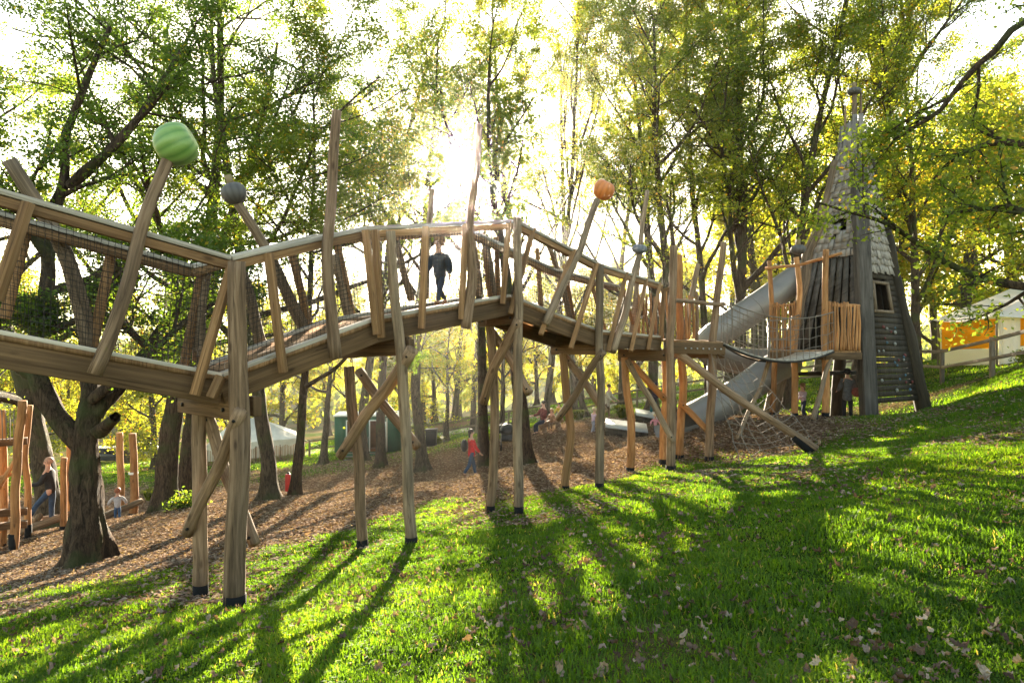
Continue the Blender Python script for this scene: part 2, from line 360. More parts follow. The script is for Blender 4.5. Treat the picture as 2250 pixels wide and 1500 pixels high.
def fbm(x, y, seed=0, f=1.0, oct=4):
    rs = np.random.RandomState(seed); o = 0; a = 1.0
    for k in range(oct):
        for _ in range(3):
            t = rs.rand() * 6.283; p = rs.rand() * 6.283
            o = o + a / 3 * np.sin((x * math.cos(t) + y * math.sin(t)) * f * (0.8 + 0.5 * rs.rand()) + p + 1.3 * np.sin((x * math.sin(t) - y * math.cos(t)) * f * 0.7 + p * 2))
        a *= 0.55; f *= 2.1
    return o

EDGE = [G(*p) for p in ((0, 1372), (200, 1285), (420, 1235), (650, 1200), (800, 1165), (960, 1105), (1200, 1085), (1340, 1058), (1450, 1018), (1560, 1000), (1640, 985), (1800, 935), (1950, 912), (2060, 870))]
EX = np.array([-40.0] + [e.x for e in EDGE] + [60.0]); EY = np.array([EDGE[0].y - 6] + [e.y for e in EDGE] + [EDGE[-1].y + 8])
def seg_dist(x, y, pl):
    best = np.full(x.shape, 1e9)
    for a, b in zip(pl[:-1], pl[1:]):
        dx, dy = b[0] - a[0], b[1] - a[1]; t = np.clip(((x - a[0]) * dx + (y - a[1]) * dy) / (dx * dx + dy * dy), 0, 1)
        best = np.minimum(best, np.hypot(x - a[0] - t * dx, y - a[1] - t * dy))
    return best
PATH = [(-60, 62), (-30, 54), (-10, 49.5), (2, 47.5), (9, 47.5), (16, 56), (22, 80)]
def grass_mask(x, y):
    """1 = lawn, 0 = leaf litter, soft ragged edge"""
    ye = np.interp(x, EX, EY); d = ye - y
    g = np.clip(0.5 + (d + 0.9 * fbm(x, y, 3, 0.9)) / 1.2, 0, 1)
    strip = np.exp(-((x + 3.5 - (y - 9.5) * 0.2) / 5.5) ** 2) * np.exp(-((y - 9.2 - 0.0 * x) / 0.7) ** 2)      # mossy strip behind the first posts
    g = np.maximum(g, 0.55 * strip)
    bare = np.exp(-(((x - 6.3) / 2.6) ** 2 + ((y - 17.6) / 2.0) ** 2)) + 0.9 * np.exp(-(((x - 9.3) / 2.2) ** 2 + ((y - 21) / 1.8) ** 2))
    g = g * np.clip(1 - 1.2 * bare + 0.35 * fbm(x, y, 9, 1.4), 0, 1)
    far = np.clip((y - 29) / 3, 0, 1) * np.clip(0.75 + 0.5 * fbm(x, y, 5, 0.35), 0, 1)
    right = np.clip((x - 9) / 3, 0, 1) * np.clip((y - 20) / 3, 0, 1) * np.clip(0.6 + 0.6 * fbm(x, y, 6, 0.7) + np.clip((y + 1.0 * (x - 15) - 23.5) / 2, -0.2, 1), 0, 1)
    return np.clip(np.maximum(np.maximum(g, far), right), 0, 1)

def graded(lo, hi, a, b, fine, grow):
    c = list(np.arange(a, b + 1e-6, fine)); s = fine
    while c[-1] < hi: s *= grow; c.append(c[-1] + s)
    s = fine
    while c[0] > lo: s *= grow; c.insert(0, c[0] - s)
    return np.array(c)

gx = graded(-230, 230, -16, 18, 0.16, 1.09); gy = graded(-12, 345, 2, 30, 0.16, 1.08)
X, Yg = np.meshgrid(gx, gy); Z = H(X, Yg)
near = np.clip((45 - Yg) / 20, 0, 1)
Z = Z + near * (0.025 * fbm(X, Yg, 21, 2.2, 4) + 0.012 * fbm(X, Yg, 22, 9, 2))
nx_, ny_ = len(gx), len(gy)
i = np.arange(ny_ - 1)[:, None] * nx_ + np.arange(nx_ - 1)[None, :]
quads = np.stack([i, i + 1, i + nx_ + 1, i + nx_], -1).reshape(-1, 4)
gm = grass_mask(X, Yg); pd = seg_dist(X, Yg, PATH); pm = np.clip((2.1 - pd + 0.3 * fbm(X, Yg, 8, 0.9)) / 0.5, 0, 1)

def ground_material():
    m, nt, b = mat_base('woodland_floor'); L = nt.links
    tc = N(nt, 'ShaderNodeTexCoord')
    n1 = N(nt, 'ShaderNodeTexNoise', Scale=9.0, Detail=8.0, Roughness=0.75); L.new(tc.outputs['Object'], n1.inputs['Vector'])
    n2 = N(nt, 'ShaderNodeTexVoronoi', Scale=16.0); L.new(tc.outputs['Object'], n2.inputs['Vector'])
    soil = ramp(nt, [(0.25, (0.040, 0.024, 0.014)), (0.5, (0.115, 0.066, 0.040)), (0.75, (0.20, 0.125, 0.08))]); L.new(n1.outputs[0], soil.inputs[0])
    vc = N(nt, 'ShaderNodeHueSaturation'); vc.inputs['Saturation'].default_value = 0.0; L.new(n2.outputs['Color'], vc.inputs['Color'])
    lit = ramp(nt, [(0.2, (0.05, 0.028, 0.016)), (0.8, (0.25, 0.15, 0.09))]); L.new(vc.outputs[0], lit.inputs[0])
    sm = N(nt, 'ShaderNodeMixRGB'); sm.inputs[0].default_value = 0.5; L.new(soil.outputs[0], sm.inputs[1]); L.new(lit.outputs[0], sm.inputs[2])
    gr = ramp(nt, [(0.3, (0.018, 0.030, 0.006)), (0.7, (0.045, 0.078, 0.010))]); L.new(n1.outputs[0], gr.inputs[0])
    a1 = N(nt, 'ShaderNodeAttribute', attribute_name='grass'); a2 = N(nt, 'ShaderNodeAttribute', attribute_name='path')
    m1 = N(nt, 'ShaderNodeMixRGB'); L.new(a1.outputs['Fac'], m1.inputs[0]); L.new(sm.outputs[0], m1.inputs[1]); L.new(gr.outputs[0], m1.inputs[2])
    pc = ramp(nt, [(0.3, (0.30, 0.26, 0.20)), (0.7, (0.42, 0.37, 0.29))]); L.new(n1.outputs[0], pc.inputs[0])
    m2 = N(nt, 'ShaderNodeMixRGB'); L.new(a2.outputs['Fac'], m2.inputs[0]); L.new(m1.outputs[0], m2.inputs[1]); L.new(pc.outputs[0], m2.inputs[2])
    L.new(m2.outputs[0], b.inputs['Base Color']); b.inputs['Roughness'].default_value = 1.0; b.inputs['Specular IOR Level'].default_value = 0.0
    bp = N(nt, 'ShaderNodeBump', Strength=0.8, Distance=0.05); L.new(n1.outputs[0], bp.inputs['Height']); L.new(bp.outputs[0], b.inputs['Normal'])
    return m
me = make_mesh('ground', np.stack([X, Yg, Z], -1), quads, np.full(len(quads), 4), point_attr={'grass': gm.ravel(), 'path': pm.ravel()}, smooth=True)
tag(link('ground', me, ground_material()), kind='structure')

def scatter(n, x0, x1, y0, y1, rs, power=1.0):
    y = y0 + (y1 - y0) * rs.rand(n) ** power; x = x0 + (x1 - x0) * rs.rand(n); return x, y

def in_view(x, y, pad=1.0): return np.abs(x) < 0.78 * y + pad

# grass: individual bent blades
def grass_blades(n, seed, y0=2.6, y1=21.6, pw=1.5, wide=9.0):
    rs = np.random.RandomState(seed)
    y = y0 + (y1 - y0) * rs.rand(n * 3) ** pw; x = (rs.rand(n * 3) * 2 - 1) * (0.8 * y + 0.8)
    keep = rs.rand(n * 3) < np.minimum(1, (0.8 * y + 0.8) / wide)
    g = grass_mask(x, y); clump = 0.75 + 0.5 * fbm(x, y, 31, 2.4)
    keep &= rs.rand(n * 3) < (g ** 1.5) * np.clip(clump, 0.5, 1)
    x = x[keep][:n]; y = y[keep][:n]; n = len(x)
    z = H(x, y) + 0.025 * fbm(x, y, 21, 2.2, 4) + 0.012 * fbm(x, y, 22, 9, 2) - 0.006
    tall = 0.75 + 0.5 * fbm(x, y, 41, 1.3) + 0.35 * fbm(x, y, 42, 5.0, 2)
    h = (0.035 + 0.06 * rs.rand(n) ** 1.4) * np.clip(tall, 0.45, 1.5) * (1 + y * 0.012)
    w = (0.0022 + 0.0016 * rs.rand(n)) * (1 + y * 0.13)
    az = rs.rand(n) * 6.283 + 0.6 * fbm(x, y, 51, 1.6); lean = 0.25 + 0.9 * rs.rand(n)
    dx, dy = np.cos(az), np.sin(az); sx, sy = -dy, dx
    b = np.stack([x, y, z], 1); S = np.stack([sx, sy, 0 * sx], 1) * w[:, None]; D = np.stack([dx, dy, 0 * dx], 1)
    mid = b + D * (h * lean * 0.35)[:, None] + np.array([0, 0, 1]) * (h * 0.62)[:, None]
    tip = b + D * (h * lean)[:, None] + np.array([0, 0, 1]) * (h * (1.05 - 0.35 * lean))[:, None]
    V = np.stack([b - S, b + S, mid + S * 0.8, mid - S * 0.8, tip], 1)
    k = np.arange(n)[:, None] * 5
    loops = np.concatenate([k, k + 1, k + 2, k + 3, k + 3, k + 2, k + 4], 1)
    rnd = np.clip(0.45 + 0.34 * fbm(x, y, 61, 0.8) + 0.4 * (rs.rand(n) - 0.5), 0, 0.95); rnd[rs.rand(n) < 0.03] = 1.0
    return make_mesh('grass', V, loops, np.tile([4, 3], n), face_attr={'rnd': np.repeat(rnd, 2)})
tag(link('grass', grass_blades(520000, 5), M['blade']), 'short green lawn grass on the slope in front of the walkway', 'grass', kind='stuff')

tag(link('meadow_grass', grass_blades(170000, 6, 21, 62, 1.0, 30.0), M['blade']), 'sunny grass beyond the trees and behind the pointed tower', 'grass', kind='stuff')

# fallen leaves
LEAF = np.array([(0, 0), (0.12, 0.10), (0.36, 0.12), (0.36, 0.32), (0.46, 0.52), (0.30, 0.60), (0.20, 0.80), (0, 1.0), (-0.20, 0.80), (-0.30, 0.60), (-0.46, 0.52), (-0.36, 0.32), (-0.36, 0.12), (-0.12, 0.10)])
def lobed_leaves(x, y, size, rs, lift=0.03, name='fallen_leaves'):
    # a crumpled leaf: outline, an inner ring and the middle, each bent out of plane
    n = len(x); k = len(LEAF); L = LEAF - np.array([0, 0.45])
    sk = (rs.rand(n, 1) - 0.5) * 0.9; sq = 0.4 + 0.65 * rs.rand(n, 1)
    cup = (rs.rand(n, 1) - 0.15) * 1.5; roll = (rs.rand(n, 1) - 0.5) * 2.4; rings = []
    for f in (1.0, 0.55):
        u = L[None, :, 0] * f * sq + sk * L[None, :, 1] * f; v = L[None, :, 1] * f * (0.75 + 0.4 * rs.rand(n, 1))
        z = cup * (u * u + v * v) + roll * u * v + (rs.rand(n, k) - 0.5) * (0.5 if f == 1 else 0.22)
        rings.append(np.stack([u, v, z], -1))
    mid = np.zeros((n, 1, 3)); mid[:, 0, 2] = (rs.rand(n) - 0.5) * 0.2
    W_ = np.concatenate(rings + [mid], 1) * size[:, None, None]
    tl = ((rs.rand(n) - 0.5) * 2.0)[:, None]; az = rs.rand(n, 1) * 6.283
    v, z = W_[..., 1] * np.cos(tl) - W_[..., 2] * np.sin(tl), W_[..., 1] * np.sin(tl) + W_[..., 2] * np.cos(tl); u = W_[..., 0]
    xx = u * np.cos(az) - v * np.sin(az); yy = u * np.sin(az) + v * np.cos(az)
    V = np.stack([x[:, None] + xx, y[:, None] + yy, (H(x, y) + lift * rs.rand(n) + 0.012)[:, None] + z], -1)
    m = 2 * k + 1; base = np.arange(n)[:, None] * m; i = np.arange(k); j = (i + 1) % k
    q = np.stack([i, j, k + j, k + i], 1).ravel(); t = np.stack([k + i, k + j, np.full(k, 2 * k)], 1).ravel()
    loops = np.concatenate([base + q[None], base + t[None]], 1); tot = np.tile(np.concatenate([np.full(k, 4), np.full(k, 3)]), n)
    return make_mesh(name, V, loops, tot, face_attr={'rnd': np.clip(np.repeat(rs.rand(n) ** 1.5, 2 * k) + 0.2 * (rs.rand(n * 2 * k) - 0.5), 0, 1)}, smooth=True)
rs = np.random.RandomState(77)
y = 2.8 + 17 * rs.rand(26000) ** 1.15; x = (rs.rand(26000) * 2 - 1) * (0.8 * y + 0.5)
k = (rs.rand(26000) < np.clip(0.46 + 0.5 * fbm(x, y, 71, 0.75), 0.10, 1) * np.clip(y / 8, 0.35, 1)); x, y = x[k], y[k]
tag(link('fallen_leaves', lobed_leaves(x, y, 0.028 + 0.052 * rs.rand(len(x)) ** 1.6, rs, 0.05), M['litter']), 'curled brown leaves lying on the green lawn', 'leaves', kind='stuff')
y = 7 + 30 * rs.rand(330000) ** 1.1; x = (rs.rand(330000) * 2 - 1) * (0.8 * y + 1)
g = grass_mask(x, y); k = (rs.rand(330000) < np.clip(1.05 - g, 0.05, 1)) & ((y > 9) | (x < -2)); x, y = x[k], y[k]; n = len(x)
sz = 0.022 + 0.030 * rs.rand(n) + 0.0007 * y; az = rs.rand(n) * 6.283; tl = (rs.rand(n) - 0.5) * 0.8
ux = np.stack([np.cos(az), np.sin(az), 0 * az], 1) * sz[:, None]; vx = np.stack([-np.sin(az) * np.cos(tl), np.cos(az) * np.cos(tl), np.sin(tl)], 1) * (sz * 0.38)[:, None]
c = np.stack([x, y, H(x, y) + 0.03 + 0.025 * fbm(x, y, 21, 2.2, 4) + 0.02 * rs.rand(n)], 1)
V = np.stack([c - ux, c - vx + [0, 0, 0.012], c + ux, c + vx + [0, 0, 0.012]], 1)
me = make_mesh('leaf_litter', V, np.arange(n * 4), np.full(n, 4), face_attr={'rnd': rs.rand(n)})
tag(link('leaf_litter', me, M['litter']), 'brown carpet of fallen leaves under the trees', 'leaf litter', kind='stuff')

# ------------------------------------------------------------------ timber walkway
M['pumpkin_green'] = ribbed('green_painted_carving', (0.095, 0.20, 0.038), (0.20, 0.32, 0.08), 12, 0.42)
M['pumpkin_orange'] = ribbed('orange_painted_carving', (0.40, 0.115, 0.02), (0.54, 0.17, 0.032), 12, 0.5)
M['pumpkin_grey'] = ribbed('slate_grey_carving', (0.055, 0.050, 0.046), (0.085, 0.078, 0.072), 12, 0.6)
M['pumpkin_blue'] = ribbed('blue_grey_carving', (0.10, 0.105, 0.12), (0.14, 0.15, 0.175), 12, 0.55)
M['stalk'] = plain('dry_stalk', (0.20, 0.15, 0.08), 0.8)

n1 = P(490, 828, 7.0); nA = P(0, 735, 5.8)
ND = [nA + (nA - n1) * 1.3, n1, P(830, 703, 8.51), P(1122, 652, 10.7), P(1318, 729, 12.5), P(1455, 742, 15.5)]     # near edge of the deck
ra = P(0, 415, 5.8); r1_ = P(505, 562, 7.0)
NR = [ra + (ra - r1_) * 1.3, r1_, P(800, 497, 8.4), P(1130, 482, 10.7), P(1318, 580, 12.5), P(1452, 622, 15.5)]         # near handrail
OFF = []
for k in range(6):
    ds = []
    if k > 0: ds.append((ND[k] - ND[k - 1]).to_2d().normalized())
    if k < 5: ds.append((ND[k + 1] - ND[k]).to_2d().normalized())
    d = sum(ds, Vector((0, 0))).normalized(); OFF.append(Vector((-d.y, d.x, 0)) * 1.06)
FD = [a + o for a, o in zip(ND, OFF)]; FR = [a + o for a, o in zip(NR, OFF)]

def line_y(px, nodes):
    s = (px - 1125) / F
    for k, (a, b) in enumerate(zip(nodes[:-1], nodes[1:])):
        dx, dy = b.x - a.x, b.y - a.y; den = dx - s * dy
        if abs(den) < 1e-6: continue
        t = (s * a.y - a.x) / den
        if -1e-3 <= t <= 1.001 or k == len(nodes) - 2: return a.y + t * dy
    return nodes[-1].y
def NP(px, py, out=0.1): return P(px, py, line_y(px, ND) - out)       # point on the outer face of the near side
def FP(px, py, out=0.08): return P(px, py, line_y(px, FD) + out)      # point on the outer face of the far side

def base_at(v): return Vector((v.x, v.y, h1(v.x, v.y)))
walk = thing('timber_walkway', 'long zigzag timber walkway on log stilts with net sides and leaning poles', 'walkway', base_at(ND[1]))
for k in range(5):
    a, b, fa, fb = ND[k], ND[k + 1], FD[k], FD[k + 1]
    up = Vector((0, 0, 1))
    th = 0.045
    MB().prism([a, b, fb, fa], (0, 0, -th)).build('deck', M['post'], walk)
    # edge board and main beams
    ia, ib = a.lerp(fa, 0.06), b.lerp(fb, 0.06); oa, ob = a.lerp(fa, 0.94), b.lerp(fb, 0.94)
    for p, q in ((ia, ib), (oa, ob)):
        MB().box(p - up * (th + 0.122), q - up * (th + 0.122), 0.085, 0.235).build('side_beam', M['beam'], walk, bevel=0.006)
    ea, eb = a.lerp(fa, 0.055) + up * 0.022, b.lerp(fb, 0.055) + up * 0.022
    MB().box(ea, eb, 0.12, 0.04).build('edge_board', M['rail'], walk, bevel=0.004)
    ea, eb = a.lerp(fa, 0.945) + up * 0.022, b.lerp(fb, 0.945) + up * 0.022
    MB().box(ea, eb, 0.12, 0.04).build('edge_board', M['rail'], walk, bevel=0.004)
    # handrails: pale cap over a lower board
    for p, q in ((NR[k], NR[k + 1]), (FR[k], FR[k + 1])):
        MB().box(p - up * 0.028, q - up * 0.028, 0.125, 0.05).build('handrail', M['rail'], walk, bevel=0.008)
        MB().box(p - up * 0.105, q - up * 0.105, 0.085, 0.085).build('under_rail', M['post'], walk, bevel=0.006)

def cord_net(name, c00, c10, c11, c01, cell, r, mat, parent, seed=0, wob=0.006, sides=3, sag=0.0):
    rs = np.random.RandomState(seed); c00, c10, c11, c01 = [np.array(c) for c in (c00, c10, c11, c01)]
    nu = max(2, int(np.linalg.norm(c10 - c00) / cell)); nv = max(2, int(np.linalg.norm(c01 - c00) / cell))
    u = np.linspace(0, 1, nu + 1)[:, None, None]; v = np.linspace(0, 1, nv + 1)[None, :, None]
    G_ = (1 - u) * (1 - v) * c00 + u * (1 - v) * c10 + u * v * c11 + (1 - u) * v * c01
    G_ = G_ + rs.randn(nu + 1, nv + 1, 3) * wob
    G_[..., 2] -= sag * (np.sin(np.pi * u) * np.sin(np.pi * v))[..., 0]
    tubes = [(G_[i], np.full(nv + 1, r)) for i in range(nu + 1)] + [(G_[:, j], np.full(nu + 1, r)) for j in range(nv + 1)]
    V, Q = bulk_tubes(tubes, sides)
    V = V - np.array(root_of(parent).location)
    return link(name, make_mesh(name, V, Q, np.full(len(Q), 4)), mat, parent)
up = Vector((0, 0, 1))
for k in range(5):
    for D, T, s in ((ND, NR, 0.10), (FD, FR, 0.90)):
        o = (OFF[k] * s, OFF[k + 1] * s)
        o2 = o
        cord_net('safety_net', D[k] + (FD[k] - ND[k]) * (s if D is ND else s - 1), D[k + 1] + (FD[k + 1] - ND[k + 1]) * (s if D is ND else s - 1),
                 T[k + 1] + (FR[k + 1] - NR[k + 1]) * (s if D is ND else s - 1) - up * 0.06, T[k] + (FR[k] - NR[k]) * (s if D is ND else s - 1) - up * 0.06,
                 0.055, 0.0028, M['net'], walk, seed=k * 2 + (D is ND), wob=0.003)

def square_post(a, b, w=0.082, mat='post', parent=walk, name='rail_post'):
    return MB().box(a, b, w, w * 0.9, up=(0.2, 1, 0)).build(name, M[mat], parent, bevel=0.006)
# sawn posts of the near railing (top pixel, foot pixel)
for t, b in (((62, 445), (-8, 660)), ((512, 575), (428, 868)), ((590, 556), (622, 818)), ((803, 505), (828, 735)), ((824, 505), (838, 742)),
             ((936, 498), (926, 722)), ((1022, 492), (1014, 702)), ((1118, 486), (1105, 668)), ((1172, 502), (1122, 690)), ((1262, 548), (1188, 735)),
             ((1312, 580), (1254, 765)), ((1376, 600), (1336, 772)), ((1420, 614), (1386, 772)), ((1450, 622), (1424, 768))):
    square_post(NP(*t), NP(*b))
MB().box(NP(486, 826, 0.13), NP(464, 874, 0.13), 0.09, 0.07, up=(0.2, 1, 0)).build('bracket', M['post'], walk, bevel=0.005)
for t, b in (((62, 490), (10, 700)), ((248, 540), (203, 762)), ((446, 586), (402, 812)), ((642, 560), (690, 758)), ((740, 530), (778, 712)), ((1062, 512), (1078, 664)),
             ((1090, 520), (1096, 668)), ((1180, 545), (1190, 690)), ((1240, 580), (1262, 712)), ((1296, 610), (1330, 728)), ((1370, 635), (1398, 742))):
    square_post(FP(*t), FP(*b))
# natural poles of the railing
def pole(pts, r0, r1, mat, near=True, seed=0, out=0.17, label=None, name='leaning_pole'):
    f = (lambda a: NP(a[0], a[1], out)) if near else (lambda a: FP(a[0], a[1], 0.12))
    return log_part(name, [f(p) for p in pts], r0, r1, M[mat], walk, seed=seed, label=label)
p_green = pole([(206, 822), (232, 770), (300, 545), (345, 420), (372, 345)], 0.062, 0.056, 'old_log', seed=1)
pole([(737, 785), (726, 650), (713, 540), (729, 380), (740, 245)], 0.072, 0.056, 'old_log', seed=2, label='tallest leaning pole of the railing')
pole([(1023, 720), (1041, 610), (1032, 480), (1044, 370), (1052, 275)], 0.075, 0.055, 'old_log', seed=3)
p_orange = pole([(1198, 712), (1232, 640), (1272, 545), (1312, 440)], 0.068, 0.060, 'grey_log', seed=4)
p_blue = pole([(1346, 772), (1372, 690), (1390, 620), (1405, 560)], 0.075, 0.060, 'grey_log', seed=5)
pole([(200, 768), (150, 570), (110, 485), (20, 352)], 0.085, 0.070, 'grey_log', near=False, seed=6)
p_grey = pole([(688, 752), (640, 660), (580, 545), (556, 500), (522, 447)], 0.085, 0.055, 'grey_log', near=False, seed=7)
pole([(440, 792), (425, 690), (452, 585)], 0.085, 0.075, 'grey_log', near=False, seed=8)
pole([(575, 760), (545, 640), (520, 575)], 0.075, 0.06, 'grey_log', near=False, seed=81)
pole([(772, 705), (735, 560)], 0.08, 0.06, 'grey_log', near=False, seed=9)
pole([(934, 655), (938, 520), (950, 415)], 0.06, 0.045, 'grey_log', near=False, seed=10)
pole([(1084, 650), (1066, 520)], 0.07, 0.06, 'grey_log', near=False, seed=11)
pole([(1050, 650), (1036, 520)], 0.07, 0.06, 'old_log', near=False, seed=111)
pole([(1252, 700), (1228, 590), (1206, 540)], 0.06, 0.05, 'grey_log', near=False, seed=12)
pole([(1388, 735), (1404, 560), (1422, 420)], 0.075, 0.055, 'grey_log', near=False, seed=13)
pole([(1350, 740), (1378, 640)], 0.075, 0.06, 'grey_log', near=False, seed=131)
pole([(905, 660), (885, 590), (868, 520)], 0.06, 0.05, 'grey_log', near=False, seed=14)

def pumpkin(c, r, squash, axis, mat, parent, lobes=12, stalk=True, lobe=0.04, label=None):
    prof = []
    for k in range(13):
        t = math.pi * (k + 0.25) / 12.5
        prof.append((r * (math.sin(t) ** 0.8), -r * squash * math.cos(t) * (1 - 0.18 * math.exp(-((t - math.pi) / 0.5) ** 2))))
    o = MB().lathe(c, prof, lobes * 4, axis, lobes, lobe).build('carved_pumpkin', M[mat], parent, smooth=True, label=label)
    if stalk:
        ax = Vector(axis).normalized(); b = Vector(c) + ax * r * squash * 0.75
        MB().tube([b, b + ax * r * 0.5, b + ax * r * 0.85], [r * 0.34, r * 0.28, r * 0.30], 10).build('stalk', M['stalk'] if mat != 'pumpkin_green' else M['pumpkin_green'], o, smooth=True)
    return o
pumpkin(NP(388, 317, 0.17), 0.205, 0.96, (0.80, 0.1, 0.42), 'pumpkin_green', p_green, label='large green pumpkin carving', stalk=False)
pumpkin(NP(1327, 417, 0.17), 0.195, 0.95, (0.35, -0.3, 0.75), 'pumpkin_orange', p_orange, label='orange pumpkin carving', lobe=0.03, stalk=False)
pumpkin(FP(514, 424, 0.12), 0.150, 0.85, (-0.35, 0, 1), 'pumpkin_grey', p_grey, label='dark grey gourd carving', lobe=0.02)
pumpkin(NP(1405, 547, 0.17), 0.158, 0.62, (0.05, 0, 1), 'pumpkin_blue', p_blue, label='flat blue-grey pumpkin carving', stalk=False, lobe=0.08)

# stilts: natural logs with black steel shoes, cross beams and crossed braces
def stilt(pts, r0, r1, mat, parent=walk, seed=0):
    g = Vector(pts[0]); g.z = h1(g.x, g.y); pts = [g] + [Vector(p) for p in pts[1:]]
    pts[0] = g + Vector((0, 0, 0.06))
    o = log_part('support_post', pts, r0, r1, M[mat], parent, seed=seed)
    d = (pts[1] - pts[0]).normalized()
    MB().tube([g - Vector((0, 0, 0.12)), g + d * 0.14], [r0 * 1.06, r0 * 1.06], 14).build('metal_shoe', M['shoe'], o, smooth=False)
    return o
def bolt(c, parent, r=0.018, toward=(0, -1, 0), mat='bolt'):
    a = Vector(c); t = Vector(toward).normalized()
    MB().tube([a, a + t * 0.022], [r, r * 0.9], 8).build('bolt', M[mat], parent)
def post_px(pts, Y0, Y1, r0, r1, mat, seed, parent=walk):
    n = len(pts) - 1
    return stilt([P(p[0], p[1], Y0 + (Y1 - Y0) * k / n) for k, p in enumerate(pts)], r0, r1, mat, parent, seed)
def brace(a, b, r, mat, seed, parent=walk, mid=None):
    pts = [P(*a)] + ([P(*mid)] if mid else []) + [P(*b)]
    o = log_part('cross_brace', pts, r, r * 0.92, M[mat], parent, seed=seed)
    for p in (P(*a), P(*b)):
        q = p.lerp(P(*a).lerp(P(*b), 0.5), 0.12); bolt(q + Vector((0, -r * 1.0, 0)), o)
    return o
def cross_beam(a, b, parent=walk, h=0.2, w=0.09, mat='beam'):
    o = MB().box(P(*a), P(*b), w, h).build('cross_beam', M[mat], parent, bevel=0.01)
    for t in (0.12, 0.86):
        q = P(*a).lerp(P(*b), t); sd = (P(*b) - P(*a)).cross(up).normalized()
        if sd.y > 0: sd = -sd
        bolt(q + sd * w * 0.5, o, 0.024, sd)
    return o
post_px([(515, 1337), (520, 1150), (524, 900), (520, 575)], 6.86, 6.84, 0.104, 0.088, 'old_log', 21)
post_px([(441, 1312), (440, 1100), (440, 865)], 7.7, 7.72, 0.080, 0.075, 'old_log', 22)
cross_beam((398, 886, 8.0), (520, 902, 6.98)); cross_beam((470, 880, 8.1), (566, 893, 7.02))
brace((528, 905, 6.74), (412, 1172, 7.62), 0.068, 'old_log', 23, mid=(455, 1070, 7.3)); brace((452, 905, 7.85), (560, 1196, 7.06), 0.066, 'old_log', 24)
post_px([(905, 1203), (892, 1000), (880, 800), (872, 690), (858, 508)], 8.7, 8.5, 0.076, 0.058, 'grey_log', 25)
post_px([(797, 1210), (783, 1000), (766, 805)], 9.45, 9.4, 0.074, 0.074, 'old_log', 26)
cross_beam((742, 772, 9.7), (905, 762, 8.62), h=0.2); cross_beam((800, 764, 9.8), (900, 756, 8.8), h=0.2)
brace((906, 768, 8.5), (748, 1000, 9.5), 0.080, 'old_log', 27); brace((790, 815, 9.7), (917, 980, 8.84), 0.070, 'old_log', 28)
post_px([(1140, 1132), (1139, 900), (1137, 700), (1137, 478)], 10.6, 10.55, 0.074, 0.066, 'grey_log', 29)
post_px([(1076, 1132), (1090, 950), (1086, 800), (1074, 700)], 11.5, 11.5, 0.075, 0.078, 'old_log', 30)
cross_beam((1056, 706, 11.7), (1140, 697, 10.66), h=0.19)
brace((1140, 702, 10.5), (1062, 884, 11.4), 0.080, 'old_log', 31, mid=(1090, 800, 11.0)); brace((1082, 730, 11.7), (1162, 862, 10.75), 0.075, 'old_log', 32)
post_px([(1317, 1077), (1318, 900), (1318, 740), (1318, 582)], 12.4, 12.38, 0.080, 0.070, 'grey_log', 33)
post_px([(1240, 1084), (1252, 960), (1246, 870), (1237, 775)], 13.2, 13.2, 0.080, 0.075, 'post', 34)
cross_beam((1213, 768, 13.4), (1330, 768, 12.5), h=0.19)
brace((1325, 772, 12.28), (1226, 920, 13.1), 0.072, 'old_log', 35); brace((1244, 785, 13.4), (1330, 905, 12.55), 0.075, 'old_log', 36)
# end platform
post_px([(1474, 1037), (1474, 900), (1474, 780), (1480, 540)], 15.4, 15.4, 0.105, 0.085, 'old_log', 37)
post_px([(1384, 1042), (1390, 930), (1378, 860), (1372, 785)], 15.8, 15.8, 0.095, 0.085, 'new_log', 38)
post_px([(1456, 1020), (1462, 880), (1462, 780)], 16.6, 16.6, 0.09, 0.085, 'new_log', 39)
post_px([(1492, 1018), (1500, 880), (1496, 780), (1492, 560)], 16.9, 16.9, 0.105, 0.085, 'new_log', 40)
post_px([(1558, 1010), (1562, 880), (1566, 760), (1590, 532)], 16.2, 16.2, 0.105, 0.075, 'old_log', 41)
cross_beam((1358, 780, 15.9), (1476, 780, 15.5), h=0.27); cross_beam((1476, 778, 16.9), (1592, 778, 16.7), h=0.2)
brace((1378, 790, 15.7), (1480, 970, 15.25), 0.07, 'grey_log', 42); brace((1384, 795, 15.9), (1460, 876, 16.5), 0.085, 'new_log', 43); brace((1495, 885, 16.8), (1570, 960, 16.3), 0.075, 'new_log', 44)
pl = [P(1452, 746, 15.4), P(1592, 752, 16.1), P(1572, 748, 17.3), P(1452, 744, 16.7)]
MB().prism(pl, (0, 0, -0.05)).build('platform_deck', M['post'], walk)
fb = MB().box(P(1472, 764, 15.46), P(1592, 766, 16.12), 0.07, 0.26).build('platform_beam', M['beam'], walk, bevel=0.006)
for px in range(1506, 1590, 13): bolt(P(px, 765 + (px - 1500) * 0.02, 15.40 + (px - 1472) * 0.0055), fb, 0.02, mat='bright_bolt')
MB().box(P(1452, 640, 15.5), P(1476, 632, 15.5), 0.09, 0.09).build('handrail', M['post'], walk, bevel=0.005)
log_part('handrail', [P(1474, 660, 15.4), P(1530, 664, 15.7), P(1592, 668, 16.2)], 0.05, 0.045, M['old_log'], walk, 45)
pole_ = lambda pts, Y, r, mat, sd: log_part('leaning_pole', [P(p[0], p[1], Y) for p in pts], r, r * 0.8, M[mat], walk, sd)
pole_([(1500, 750), (1512, 680), (1534, 580)], 16.9, 0.075, 'grey_log', 46); pole_([(1494, 752), (1490, 650), (1494, 582)], 17.0, 0.06, 'new_log', 47)
